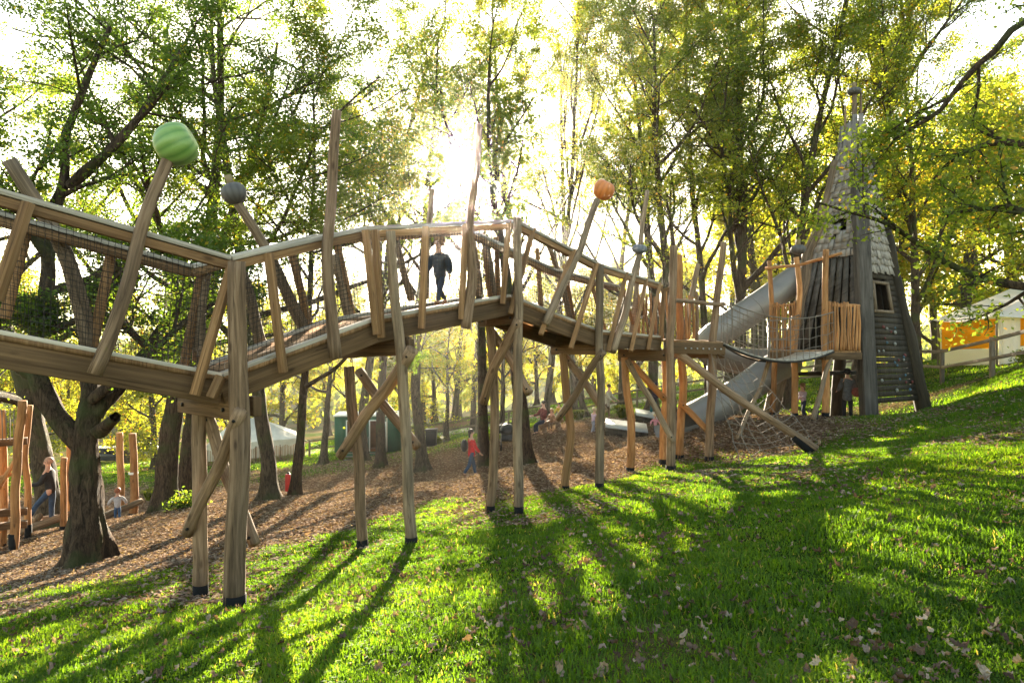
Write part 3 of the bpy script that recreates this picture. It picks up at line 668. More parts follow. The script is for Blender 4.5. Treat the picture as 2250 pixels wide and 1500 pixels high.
pole_([(1530, 752), (1532, 680), (1530, 640)], 17.0, 0.05, 'grey_log', 48)
for k, (px, t) in enumerate(((1404, 648), (1412, 640), (1421, 650), (1430, 644), (1438, 652), (1447, 642), (1456, 648), (1464, 640), (1505, 655), (1514, 648), (1522, 652))):
    log_part('railing_stick', [P(px + (k % 3) * 2, 744, 16.6 + 0.03 * (k % 2)), P(px, t, 16.6)], 0.032, 0.026, M['new_log'], walk, 50 + k, sides=7)
square_post(P(1458, 640, 15.45), P(1452, 745, 15.45), 0.1)

# ------------------------------------------------------------------ hanging rope bridge between platform and tower
A0, A1 = P(1590, 752, 16.05), P(1585, 750, 17.2); B0, B1 = P(1832, 768, 19.0), P(1756, 770, 20.1)
rb = thing('rope_bridge', 'sagging rope bridge with knotted net sides between the stilt platform and the pointed tower', 'rope bridge', base_at((A0 + B1) / 2))
def sagline(a, b, s, n=16): return [a.lerp(b, k / n) - up * (s * 4 * (k / n) * (1 - k / n)) for k in range(n + 1)]
d0, d1 = sagline(A0, B0, 0.34), sagline(A1, B1, 0.34)
mb = MB()
for k in range(16): mb.prism([d0[k], d0[k].lerp(d0[k + 1], 0.96), d1[k].lerp(d1[k + 1], 0.96), d1[k]], (0, 0, -0.05))
mb.build('tread_boards', M['rail'], rb)
for d in (d0, d1):
    MB().tube([p - up * 0.06 for p in d], [0.03] * 17, 7).build('load_cable', M['net'], rb, smooth=True)
h0 = sagline(A0 + up * 1.0, B0 + up * 1.05, 0.30); h1_ = sagline(A1 + up * 1.0, B1 + up * 1.05, 0.30)
for h, d in ((h0, d0), (h1_, d1)):
    MB().tube(h, [0.016] * 17, 6).build('hand_rope', M['rope'], rb, smooth=True)
    tb = [([h[k], h[k].lerp(d[k], 0.5) + Vector((0.01, 0.01, 0)), d[k]], np.full(3, 0.009)) for k in range(17)]
    for f in (0.27, 0.52, 0.77): tb.append(([h[k].lerp(d[k], f) + up * (0.02 * math.sin(k * 2.1 + f * 9)) for k in range(17)], np.full(17, 0.009)))
    V, Q = bulk_tubes([(np.array([tuple(p) for p in t]), r) for t, r in tb], 4)
    link('side_net', make_mesh('side_net', V - np.array(rb.location), Q, np.full(len(Q), 4)), M['rope'], rb)

# ------------------------------------------------------------------ climbing net hung on logs under the platform
cn = thing('climbing_net', 'grey rope climbing net stretched over slanting logs below the end platform', 'climbing net', on(1700, 15.5))
ca, cb = P(1484, 772, 15.7), on(1795, 14.9)
log_part('slanting_log', [ca, P(1640, 888, 15.4), cb + up * 0.05], 0.095, 0.085, M['old_log'], cn, 71)
MB().tube([cb - up * 0.1, cb.lerp(P(1640, 888, 15.4), 0.32)], [0.105, 0.10], 12).build('metal_shoe', M['shoe'], cn)
log_part('slanting_log', [P(1690, 790, 18.4), P(1668, 860, 18.2), on(1620, 17.6) + up * 0.05], 0.06, 0.05, M['grey_log'], cn, 72)
g0 = on(1625, 14.6)
cord_net('rope_net', P(1560, 770, 16.0), P(1640, 800, 16.9), on(1800, 15.6) + up * 0.05, g0 + up * 0.05, 0.24, 0.009, M['rope'], cn, seed=5, wob=0.03, sides=5, sag=0.38)
for px, Y in ((1625, 14.6), (1720, 15.1), (1800, 15.6)):
    g = on(px, Y); MB().tube([g - up * 0.1, g + up * 0.12], [0.035, 0.03], 7).build('ground_peg', M['old_log'], cn)

# ------------------------------------------------------------------ pointed witch-hat tower
FT = [P(1910, 925, 19.6), P(2032, 917, 21.5), P(1838, 892, 24.2), P(1692, 912, 22.0)]        # front, right, back, left
for f in FT: f.z = h1(f.x, f.y)
apex = P(1878, 196, 21.8)
tw = thing('play_tower', 'tall pointed grey timber tower with shingled sides and a climbing wall', 'play tower', (FT[0] + FT[1] + FT[2] + FT[3]) / 4)
def leg_pt(k, t): return FT[k].lerp(apex, t)
def face(a, b, u, t, off=0.0):
    p = leg_pt(a, t).lerp(leg_pt(b, t), u)
    if off:
        n = (leg_pt(b, 0) - leg_pt(a, 0)).cross(apex - FT[a]).normalized()
        c = (FT[0] + FT[1] + FT[2] + FT[3]) / 4
        if n.dot(FT[a].lerp(FT[b], 0.5) - c) < 0: n = -n
        p = p + n * off
    return p
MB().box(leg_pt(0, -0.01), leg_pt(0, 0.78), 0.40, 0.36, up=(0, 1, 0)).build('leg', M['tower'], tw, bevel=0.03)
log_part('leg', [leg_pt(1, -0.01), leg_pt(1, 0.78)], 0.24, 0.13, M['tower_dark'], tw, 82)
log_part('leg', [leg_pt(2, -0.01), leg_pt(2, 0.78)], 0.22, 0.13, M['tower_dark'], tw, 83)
log_part('leg', [leg_pt(3, -0.01), leg_pt(3, 0.35), leg_pt(3, 0.78)], 0.24, 0.14, M['grey_log'], tw, 84, wob=0.06)
rr = random.Random(4)
def board(a, b, u0, u1, t0, t1, off, th, mb):
    q = [face(a, b, u0, t0, off), face(a, b, u1, t0, off), face(a, b, u1, t1, off), face(a, b, u0, t1, off)]
    n = (q[1] - q[0]).cross(q[3] - q[0]).normalized()
    mb.prism(q, -n * th if n.dot(q[0] - (FT[0] + FT[2]) / 2) > 0 else n * th)
# climbing wall and right face: horizontal dark boards with the window opening left free
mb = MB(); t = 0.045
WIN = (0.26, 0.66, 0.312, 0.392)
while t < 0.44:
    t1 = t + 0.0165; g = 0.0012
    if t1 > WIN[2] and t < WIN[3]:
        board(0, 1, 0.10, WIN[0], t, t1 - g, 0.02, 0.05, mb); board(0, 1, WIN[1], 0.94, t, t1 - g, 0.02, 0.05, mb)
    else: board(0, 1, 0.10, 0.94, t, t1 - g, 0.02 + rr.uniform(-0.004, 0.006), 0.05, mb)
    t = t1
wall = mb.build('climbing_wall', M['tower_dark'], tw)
hold_m = [plain('red_hold', (0.14, 0.035, 0.03), 0.6), plain('pale_hold', (0.22, 0.21, 0.18), 0.5), plain('blue_hold', (0.06, 0.12, 0.16), 0.5)]
for k in range(24):
    u, t = rr.uniform(0.2, 0.85), rr.uniform(0.06, 0.27); c = face(0, 1, u, t, 0.04); n = (face(0, 1, u, t, 1.0) - face(0, 1, u, t)).normalized()
    r = rr.uniform(0.035, 0.06)
    MB().lathe(c, [(r, 0), (r * 1.05, r * 0.3), (r * 0.7, r * 0.8), (r * 0.2, r)], 8, n).build('climbing_hold', hold_m[k % 3], wall, smooth=True)
fr = MB()
for u0, u1, t0, t1 in ((WIN[0] - .04, WIN[1] + .04, WIN[2] - .007, WIN[2] + .001), (WIN[0] - .04, WIN[1] + .04, WIN[3] - .001, WIN[3] + .007)): board(0, 1, u0, u1, t0, t1, 0.07, 0.07, fr)
for u0, u1 in ((WIN[0] - .04, WIN[0] + .015), (WIN[1] - .015, WIN[1] + .04)): board(0, 1, u0, u1, WIN[2] + .001, WIN[3] - .001, 0.068, 0.07, fr)
fr.build('window_frame', M['grey_log'], tw)
# shingle courses
def shingles(a, b, u0, u1, t0, t1, name, holes=(), skew=0.0):
    mb = MB(); t = t0; row = 0
    while t < t1:
        w = 0.20 / max(0.3, (leg_pt(a, t) - leg_pt(b, t)).length); u = u0 - rr.random() * w
        while u < u1:
            ww = w * rr.uniform(0.7, 1.25); a0, a1 = max(u, u0), min(u + ww * 0.94, u1)
            if a1 - a0 > 0.01 and not any(h[0] < (a0 + a1) / 2 < h[1] and h[2] < t < h[3] for h in holes):
                dt = rr.uniform(-0.004, 0.004); o = 0.05 + rr.uniform(0, 0.03)
                q = [face(a, b, a0, t + dt, o + 0.03), face(a, b, a1, t + dt + rr.uniform(-.003, .003), o + 0.03), face(a, b, a1, t + 0.034, o - 0.02), face(a, b, a0, t + 0.034, o - 0.02)]
                n = (q[1] - q[0]).cross(q[3] - q[0]).normalized()
                if n.dot(q[0] - (FT[0] + FT[2]) / 2) > 0: n = -n
                mb.prism(q, n * 0.022)
            u += ww
        t += 0.023; row += 1
    return mb.build(name, M['shingle'], tw)
shingles(0, 1, 0.08, 0.95, 0.425, 0.80, 'shingle_cladding')
shingles(3, 0, 0.06, 0.93, 0.475, 0.80, 'shingle_cladding', holes=((0.40, 0.48, 0.515, 0.57), (0.60, 0.68, 0.515, 0.57)))
shingles(1, 2, 0.05, 0.95, 0.40, 0.80, 'shingle_cladding'); shingles(2, 3, 0.05, 0.95, 0.40, 0.80, 'shingle_cladding')
# upright planks with gaps on the entrance face
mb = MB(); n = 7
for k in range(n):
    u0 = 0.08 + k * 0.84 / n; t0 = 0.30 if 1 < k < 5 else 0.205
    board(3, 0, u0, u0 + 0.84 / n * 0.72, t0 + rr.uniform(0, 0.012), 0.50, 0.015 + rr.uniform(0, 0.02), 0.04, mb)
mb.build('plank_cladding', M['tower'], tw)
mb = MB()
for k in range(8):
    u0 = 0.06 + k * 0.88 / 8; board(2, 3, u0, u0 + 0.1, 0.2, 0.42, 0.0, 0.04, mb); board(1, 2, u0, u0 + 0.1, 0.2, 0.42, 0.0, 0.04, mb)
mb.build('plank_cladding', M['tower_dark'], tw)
MB().prism([leg_pt(k, 0.203) for k in range(4)], (0, 0, -0.12)).build('inner_floor', M['tower_dark'], tw)
# spire: ragged standing planks round a mast with a slate pumpkin
mb = MB(); ctr = lambda t: (leg_pt(0, t) + leg_pt(1, t) + leg_pt(2, t) + leg_pt(3, t)) / 4
for k in range(16):
    a = k * 2 * math.pi / 16; t0 = 0.755; rb0 = 0.50; rt = 0.30 + rr.uniform(0, 0.14)
    b0 = ctr(t0) + Vector((math.cos(a) * rb0, math.sin(a) * rb0, rr.uniform(-.2, .2))); b1 = ctr(0.885 + rr.uniform(-0.05, 0.035)) + Vector((math.cos(a) * rt, math.sin(a) * rt, 0))
    mb.box(b0, b1, 0.14, 0.035, up=(math.cos(a), math.sin(a), 0))
mb.build('spire_planks', M['shingle'], tw)
mast = log_part('mast', [ctr(0.6), ctr(0.99)], 0.12, 0.07, M['grey_log'], tw, 90)
pumpkin(P(1877, 201, 21.8), 0.21, 0.58, (0, 0, 1), 'pumpkin_grey', mast, label='flat slate pumpkin on the mast', lobe=0.06)
log_part('spire_pole', [ctr(0.78) + Vector((-0.25, 0, 0)), ctr(0.95) + Vector((-0.3, 0, 0))], 0.045, 0.03, M['grey_log'], tw, 91); log_part('spire_pole', [ctr(0.78) + Vector((0.25, 0, 0)), ctr(0.97) + Vector((0.2, 0, 0.2))], 0.05, 0.035, M['grey_log'], tw, 92)
# entrance balcony of the tower
bz = P(1815, 770, 19.2).z
bq = [P(1812, 768, 19.1), P(1892, 768, 19.5), P(1800, 768, 21.7), P(1690, 768, 20.9)]
for q in bq: q.z = bz
MB().prism(bq, (0, 0, -0.06)).build('balcony_deck', M['post'], tw)
for a, b in ((0, 1), (3, 0)): MB().box(bq[a] - up * 0.16, bq[b] - up * 0.16, 0.09, 0.2).build('balcony_beam', M['beam'], tw, bevel=0.008)
for pts, Y, r, sd in (([(1814, 918), (1815, 770), (1811, 640), (1815, 548)], 19.15, 0.10, 93), ([(1746, 918), (1746, 780), (1758, 640), (1750, 565)], 20.2, 0.095, 94), ([(1697, 905), (1702, 770), (1694, 640), (1690, 573)], 20.9, 0.085, 95)):
    post_px(pts, Y, Y, r, r * 0.8, 'new_log', sd, parent=tw)
log_part('branch_rail', [P(1682, 590, 20.9), P(1752, 582, 20.2), P(1815, 566, 19.15), P(1850, 556, 18.9)], 0.05, 0.04, M['new_log'], tw, 96)
pumpkin(P(1754, 548, 20.2), 0.22, 0.7, (0, 0, 1), 'pumpkin_grey', tw, label='dark grey-green pumpkin on the balcony post', lobe=0.06)
for (xa, ya, Ya), (xb, yb, Yb) in (((1818, 668, 19.2), (1888, 672, 19.5)), ((1692, 672, 20.9), (1748, 668, 20.25))):
    log_part('balcony_rail', [P(xa, ya, Ya), P(xb, yb, Yb)], 0.05, 0.045, M['new_log'], tw, 97)
    n = int((xb - xa) / 5.6)
    for k in range(n):
        t = (k + 0.5) / n; c = P(xa, ya, Ya).lerp(P(xb, yb, Yb), t)
        log_part('railing_stick', [Vector((c.x, c.y, bz)) + Vector((rr.uniform(-.02, .02), -0.06, 0)), c + Vector((rr.uniform(-.03, .03), -0.06, rr.uniform(-.02, .1)))], 0.036, 0.028, M['new_log'], tw, 100 + k, sides=7)
stl = log_part('prop_pole', [on(1786, 18.3) + up * 0.05, P(1800, 880, 18.6), P(1812, 825, 18.9), P(1826, 785, 19.2)], 0.075, 0.06, M['grey_log'], tw, 98)
g = on(1786, 18.3); MB().tube([g - up * 0.1, g + (P(1800, 880, 18.6) - g) * 0.5], [0.085, 0.08], 12).build('metal_shoe', M['shoe'], stl)
MB().box(P(1722, 822, 22.6), P(1880, 818, 23.6), 0.05, 0.14).build('low_board', M['tower_dark'], tw)

# ------------------------------------------------------------------ steel tube slide
sp = [(1822, 572, 22.9), (1755, 610, 22.8), (1690, 656, 22.7), (1620, 704, 22.6), (1574, 737, 22.7), (1556, 757, 23.1), (1570, 778, 23.6), (1620, 792, 24.2), (1690, 796, 24.2),
      (1728, 797, 23.4), (1722, 800, 22.4), (1690, 815, 21.6), (1640, 852, 21.0), (1590, 884, 20.6), (1545, 908, 20.3), (1512, 926, 20.0)]
pts = np.array([tuple(P(*p)) for p in sp])
def catmull(p, m=6):
    out = []
    q = np.vstack([2 * p[0] - p[1], p, 2 * p[-1] - p[-2]])
    for i in range(1, len(q) - 2):
        for k in range(m):
            t = k / m; out.append(0.5 * (2 * q[i] + (q[i + 1] - q[i - 1]) * t + (2 * q[i - 1] - 5 * q[i] + 4 * q[i + 1] - q[i + 2]) * t * t + (3 * q[i] - q[i - 1] - 3 * q[i + 1] + q[i + 2]) * t ** 3))
    out.append(q[-2]); return np.array(out)
cp = catmull(pts, 7)
sl = thing('tube_slide', 'brushed steel tube slide coiling down from the tower to the dirt mound', 'slide', on(1560, 21))
MB().tube(cp, np.full(len(cp), 0.47), 28, caps=False).build('slide_tube', M['steel'], sl, smooth=True)
for k in range(6, len(cp) - 4, 11):
    d = cp[k + 1] - cp[k]; d /= np.linalg.norm(d)
    MB().tube([cp[k] - d * 0.02, cp[k] + d * 0.02], [0.484, 0.484], 28).build('seam_ring', M['steel'], sl, smooth=False)
e = Vector(cp[-1]); dr = Vector(cp[-1] - cp[-3]).normalized()
out = MB(); ang = [math.pi + math.pi * k / 12 for k in range(13)]
a_ = dr.cross(up).normalized(); b_ = Vector((0, 0, 1))
ring0 = [e + a_ * 0.47 * math.cos(a) + b_ * 0.47 * math.sin(a) for a in ang]; ring1 = [p + Vector((dr.x, dr.y, 0)).normalized() * 0.9 - up * 0.12 for p in ring0]
V = [tuple(p) for p in ring0 + ring1]; out.raw(V, [[k, k + 1, 14 + k, 13 + k] for k in range(12)]).build('run_out', M['steel'], sl, smooth=True)
for c in (14, 34, 74, 92): 
    q = Vector(cp[min(c, len(cp) - 1)]); gq = Vector((q.x, q.y, h1(q.x, q.y)))
    if q.z - 0.4 > gq.z: MB().tube([gq - up * 0.1, q - up * 0.38], [0.05, 0.05], 10).build('slide_leg', M['steel'], sl, smooth=True)

# ------------------------------------------------------------------ trees
class Tree:
    def __init__(s, seed): s.r = random.Random(seed); s.tubes = []; s.lp = []; s.ld = []
    def path(s, p, d, L, r0, r1, n, wander, trop):
        p = Vector(p); d = Vector(d).normalized(); pts = [p.copy()]; st = L / n
        for i in range(n):
            d = (d + Vector((s.r.gauss(0, wander), s.r.gauss(0, wander), s.r.gauss(0, wander) + trop))).normalized()
            p = p + d * st; pts.append(p.copy())
        return pts, [r0 + (r1 - r0) * i / n for i in range(n + 1)]
    def grow(s, pts, rad, L, lvl, spec):
        s.tubes.append((lvl, pts, rad))
        if lvl >= len(spec['n']):
            s.leaf(pts, spec); return
        n = spec['n'][lvl]; t0 = spec['t0'][lvl]
        az = s.r.random() * 6.28
        for k in range(n):
            t = t0 + (1 - t0) * (k + s.r.random() * 0.9) / n; t = min(t, 0.98)
            f = t * (len(pts) - 1); i = int(f); q = pts[i].lerp(pts[min(i + 1, len(pts) - 1)], f - i)
            tan = (pts[min(i + 1, len(pts) - 1)] - pts[max(i - 0, 0)]).normalized() if i + 1 < len(pts) else (pts[-1] - pts[-2]).normalized()
            az += 2.4 + s.r.gauss(0, 0.5)
            o = tan.orthogonal().normalized(); o = Matrix.Rotation(az, 3, tan) @ o
            if lvl > 0: o.z *= spec.get('flat', 0.6); o.normalize()
            a = R(spec['ang'][lvl]) + s.r.gauss(0, 0.16)
            d = tan * math.cos(a) + o * math.sin(a)
            if 'bias' in spec and lvl == 0: d = (d + spec['bias']).normalized()
            LL = L * spec['ratio'][lvl] * (1 - spec.get('fall', 0.5) * (t - t0) / max(1e-3, 1 - t0)) * s.r.uniform(0.7, 1.2)
            rr_ = rad[min(i, len(rad) - 1)] * s.r.uniform(0.48, 0.68)
            rr_ = max(rr_, 0.008)
            np_ = max(3, min(9, int(LL / spec.get('seg', 0.45))))
            pp, ra = s.path(q, d, LL, rr_, rr_ * 0.25, np_, spec['wander'][lvl], spec['trop'][lvl])
            s.grow(pp, ra, LL, lvl + 1, spec)
        if lvl > 0: s.leaf(pts[len(pts) // 2:], spec)
    def leaf(s, pts, spec):
        n = spec['leaves']
        for _ in range(n):
            f = s.r.random() ** 0.7 * (len(pts) - 1); i = min(int(f), len(pts) - 2)
            s.lp.append(pts[i].lerp(pts[i + 1], f - i))
    def meshes(s, name, spec, base, gap=True, sides=(10, 7, 5, 3, 3)):
        Vs, Qs, n = [], [], 0
        mids = np.array([tuple(pts[len(pts) // 2]) for _, pts, _ in s.tubes]); ts_ = np.array(to_sun); rn = (mids[:, 2] + 2.3) / ts_[2]
        gx_, gy_ = mids[:, 0] - ts_[0] * rn, mids[:, 1] - ts_[1] * rn
        thin = (gy_ > -3) & (gy_ < 32) & (mids[:, 1] > 13) & (fbm(gx_, gy_ * 0.45, 202, 0.8, 3) > -0.5)
        for (lvl, pts, rad), th_ in zip(s.tubes, thin):
            if gap and th_ and lvl >= 2 and s.r.random() < 0.9: continue
            sd = sides[min(lvl, 4)]
            if rad[0] > 0.07:                                     # bark relief on everything thick
                pa = np.array([tuple(p) for p in pts]); d = np.concatenate(([0], np.cumsum(np.linalg.norm(np.diff(pa, axis=0), axis=1)))); m_ = int(min(110, max(8, d[-1] / 0.11))); s_ = np.linspace(0, d[-1], m_)
                pa = np.stack([np.interp(s_, d, pa[:, c]) for c in range(3)], 1)
                for _ in range(4): pa[1:-1] = (pa[:-2] + 2 * pa[1:-1] + pa[2:]) / 4
                ra = np.interp(s_, d, rad); hb = np.exp(-s_ / 0.38) if lvl == 0 and rad[0] > 0.12 else 0 * s_; ra = ra * (1 + 0.75 * hb); sd = 22 if rad[0] > 0.15 else 11; an = np.arange(sd)[None] * 2 * np.pi / sd; ph = s.r.random() * 6; k_ = spec.get('knobs', 0.06)
                rel = 1 + k_ * (0.7 * np.sin(5 * an + ph + 0.8 * np.sin(s_[:, None] * 1.1)) + 0.5 * np.sin(3 * an - s_[:, None] * 2.1 + ph) + 0.7 * np.sin(2 * an + s_[:, None] * 4.3 + 2 * np.sin(s_[:, None] * 1.7)) * np.sin(s_[:, None] * 2.9 + ph) + 0.6 * np.sin(9 * an + s_[:, None] * 6.1)) + 0.42 * hb[:, None] * (np.sin(5 * an + ph) + 0.5 * np.sin(3 * an + 2 * ph))
                pts, rad = pa, ra[:, None] * rel
            V, Q = tube_arrays([tuple(p) for p in pts], rad, sd)
            Vs.append(V); Qs.append(Q + n); n += len(V)
        V = np.concatenate(Vs); Q = np.concatenate(Qs)
        tm = make_mesh('trunk', V - np.array(base), Q, np.full(len(Q), 4), smooth=True)
        rs = np.random.RandomState(int(s.r.random() * 1e6)); lp = np.array([tuple(p) for p in s.lp]); m = len(lp)
        # leaves come in small clusters round the twig
        lp = lp + rs.randn(m, 3) * spec['spread'] * np.array([1, 1, 0.55])
        if gap:
            q = lp; ts = np.array(to_sun); al = q @ ts; dist = np.linalg.norm(q - al[:, None] * ts, axis=1)
            k = (dist > 0.017 * al + 0.05) | (rs.rand(m) < 0.1)
            # thin crowns towards the low sun: light reaches the lawn in streaks
            run = (q[:, 2] + 2.3) / ts[2]; gxx = q[:, 0] - ts[0] * run; gyy = q[:, 1] - ts[1] * run
            lit = (gyy > -3) & (gyy < 32) & (q[:, 1] > 13) & (fbm(gxx, gyy * 0.45, 202, 0.8, 3) > -0.5) & (rs.rand(m) < 0.92)
            lp = lp[k & ~lit]; m = len(lp)
        sz = spec['size'] * (0.6 + 0.7 * rs.rand(m))
        nrm = rs.randn(m, 3) * 0.75 + np.array([0, 0, 0.7]); nrm /= np.linalg.norm(nrm, axis=1, keepdims=True)
        t = rs.randn(m, 3); t -= (t * nrm).sum(1, keepdims=True) * nrm; t /= np.linalg.norm(t, axis=1, keepdims=True)
        b = np.cross(nrm, t)
        V = np.stack([lp, lp + t * (sz * 0.5)[:, None] + b * (sz * 0.30)[:, None], lp + t * sz[:, None] - nrm * (sz * 0.15)[:, None], lp + t * (sz * 0.5)[:, None] - b * (sz * 0.30)[:, None]], 1) - np.array(base)
        patch = fbm(lp[:, 0] + lp[:, 2] * 0.7, lp[:, 1] - lp[:, 2] * 0.5, 101, 0.7, 3)
        rnd = np.clip(0.40 + 0.22 * patch + 0.42 * (rs.rand(m) - 0.5), 0, 0.93); rnd[rs.rand(m) < spec.get('odd', 0.03)] = 1.0
        lm = make_mesh('crown', V, np.arange(m * 4), np.full(m, 4), face_attr={'rnd': rnd})
        return tm, lm

SPREAD = dict(n=(11, 9, 8), t0=(0.22, 0.22, 0.15), ang=(68, 52, 48), ratio=(0.52, 0.50, 0.45), wander=(0.14, 0.17, 0.2), trop=(0.03, 0.012, -0.01), flat=0.45, leaves=64, spread=0.13, size=0.078, fall=0.45)
SLIM = dict(n=(14, 8, 6), t0=(0.22, 0.2, 0.15), ang=(42, 45, 48), ratio=(0.34, 0.5, 0.5), wander=(0.09, 0.14, 0.2), trop=(0.07, 0.03, 0.0), flat=0.8, leaves=60, spread=0.15, size=0.095, fall=0.4)
SMALL = dict(n=(7, 6, 5), t0=(0.42, 0.2, 0.1), ang=(55, 55, 50), ratio=(0.62, 0.55, 0.5), wander=(0.22, 0.22, 0.25), trop=(0.04, 0.02, 0.0), flat=0.7, leaves=40, spread=0.14, size=0.10, fall=0.35)

def sp(base, **k): d = dict(base); d.update(k); return d
def tree(label, base, height, r0, spec, seed, bark_='bark', leaf_='leaf_mid', lean=(0, 0), pts=None, limbs=(), group=None, flare=1.5, cat='tree', name='tree'):
    T = Tree(seed); base = Vector(base)
    if pts is None:
        d = Vector((lean[0], lean[1], 1.0)).normalized()
        pts, rad = T.path(base - up * 0.15, d, height, r0, r0 * 0.18, 12, 0.05, 0.03)
    else:
        n = len(pts); rad = [r0 * (1 - 0.75 * k / (n - 1)) for k in range(n)]
    rad = list(rad)
    T.grow(pts, rad, height, 0, spec)
    for lp, lr0, lr1, ln in limbs:
        n = len(lp); q = [lp[0]]
        for a, b in zip(lp[:-1], lp[1:]):
            for j in (1, 2, 3): q.append(a.lerp(b, j / 3))
        for _ in range(2):
            q = [q[0]] + [(q[j - 1] + q[j] * 2 + q[j + 1]) / 4 for j in range(1, len(q) - 1)] + [q[-1]]
        q = [q[0]] + [v + Vector((T.r.gauss(0, .015), T.r.gauss(0, .015), T.r.gauss(0, .015))) for v in q[1:]]
        if ln < 1: T.tubes.append((1, q, [lr0 + (lr1 - lr0) * j / (len(q) - 1) for j in range(len(q))])); continue
        T.grow(q, [lr0 + (lr1 - lr0) * j / (len(q) - 1) for j in range(len(q))], ln, 1, spec)
    tm, lm = T.meshes(name, spec, base)
    o = thing(name, label, cat, base, group)
    link('trunk', tm, M[bark_], o); link('crown', lm, M[leaf_], o)
    return o
def dup(root, loc, rz, sc, label, group=None):
    r = root.copy(); COL.objects.link(r); r.location = loc; r.rotation_euler = (0, 0, rz); r.scale = (sc, sc, sc); r['label'] = label
    if group: r['group'] = group
    for ch in list(root.children):
        c = ch.copy(); COL.objects.link(c); c.parent = r
    return r

# the gnarled tree beside the first stilts: every big limb follows its own course
b0 = on(190, 12.0)
def L12(*a): return [P(px, py, Y) for px, py, Y in a]
big = tree('big gnarled tree with a lumpy trunk splitting into thick limbs beside the first stilts', b0, 6.5, 0.285, sp(SPREAD, n=(2, 8, 7), t0=(0.7, 0.2, 0.15), leaves=80, knobs=0.13, ratio=(0.3, 0.42, 0.5)), 1, 'bark', 'leaf_dark',
     pts=[b0 - up * 0.2] + L12((192, 1130, 12), (188, 1040, 12), (186, 960, 12), (200, 880, 12.1), (196, 800, 12.3), (188, 720, 12.6), (196, 640, 13)), flare=1.7,
     limbs=((L12((178, 975, 12), (130, 925, 12), (88, 850, 12), (62, 790, 12.1), (92, 720, 12.2), (106, 600, 12.3), (108, 470, 12.4), (150, 400, 12.6), (132, 300, 12.8), (190, 190, 13), (240, 60, 13.4)), 0.17, 0.045, 6.5),
            (L12((205, 910, 12.1), (245, 860, 12.3), (300, 800, 12.7), (345, 740, 13.2), (400, 650, 13.8), (470, 580, 14.5)), 0.16, 0.045, 5.0),
            (L12((106, 560, 12.3), (60, 500, 12.0), (20, 420, 11.6), (-60, 330, 11.2)), 0.10, 0.03, 4.5),
            (L12((150, 410, 12.6), (225, 350, 12.6), (300, 270, 12.8), (360, 170, 13.2), (430, 60, 13.6)), 0.10, 0.03, 5.0),
            (L12((215, 950, 11.9), (245, 925, 11.7), (255, 915, 11.6)), 0.12, 0.09, 0.6),
            (L12((200, 880, 12), (320, 790, 11.8), (420, 690, 12.2), (520, 640, 12.4)), 0.09, 0.02, 3.8),
            (L12((110, 640, 12.3), (210, 610, 12.2), (330, 560, 12.4), (430, 540, 12.6)), 0.08, 0.02, 3.5)))
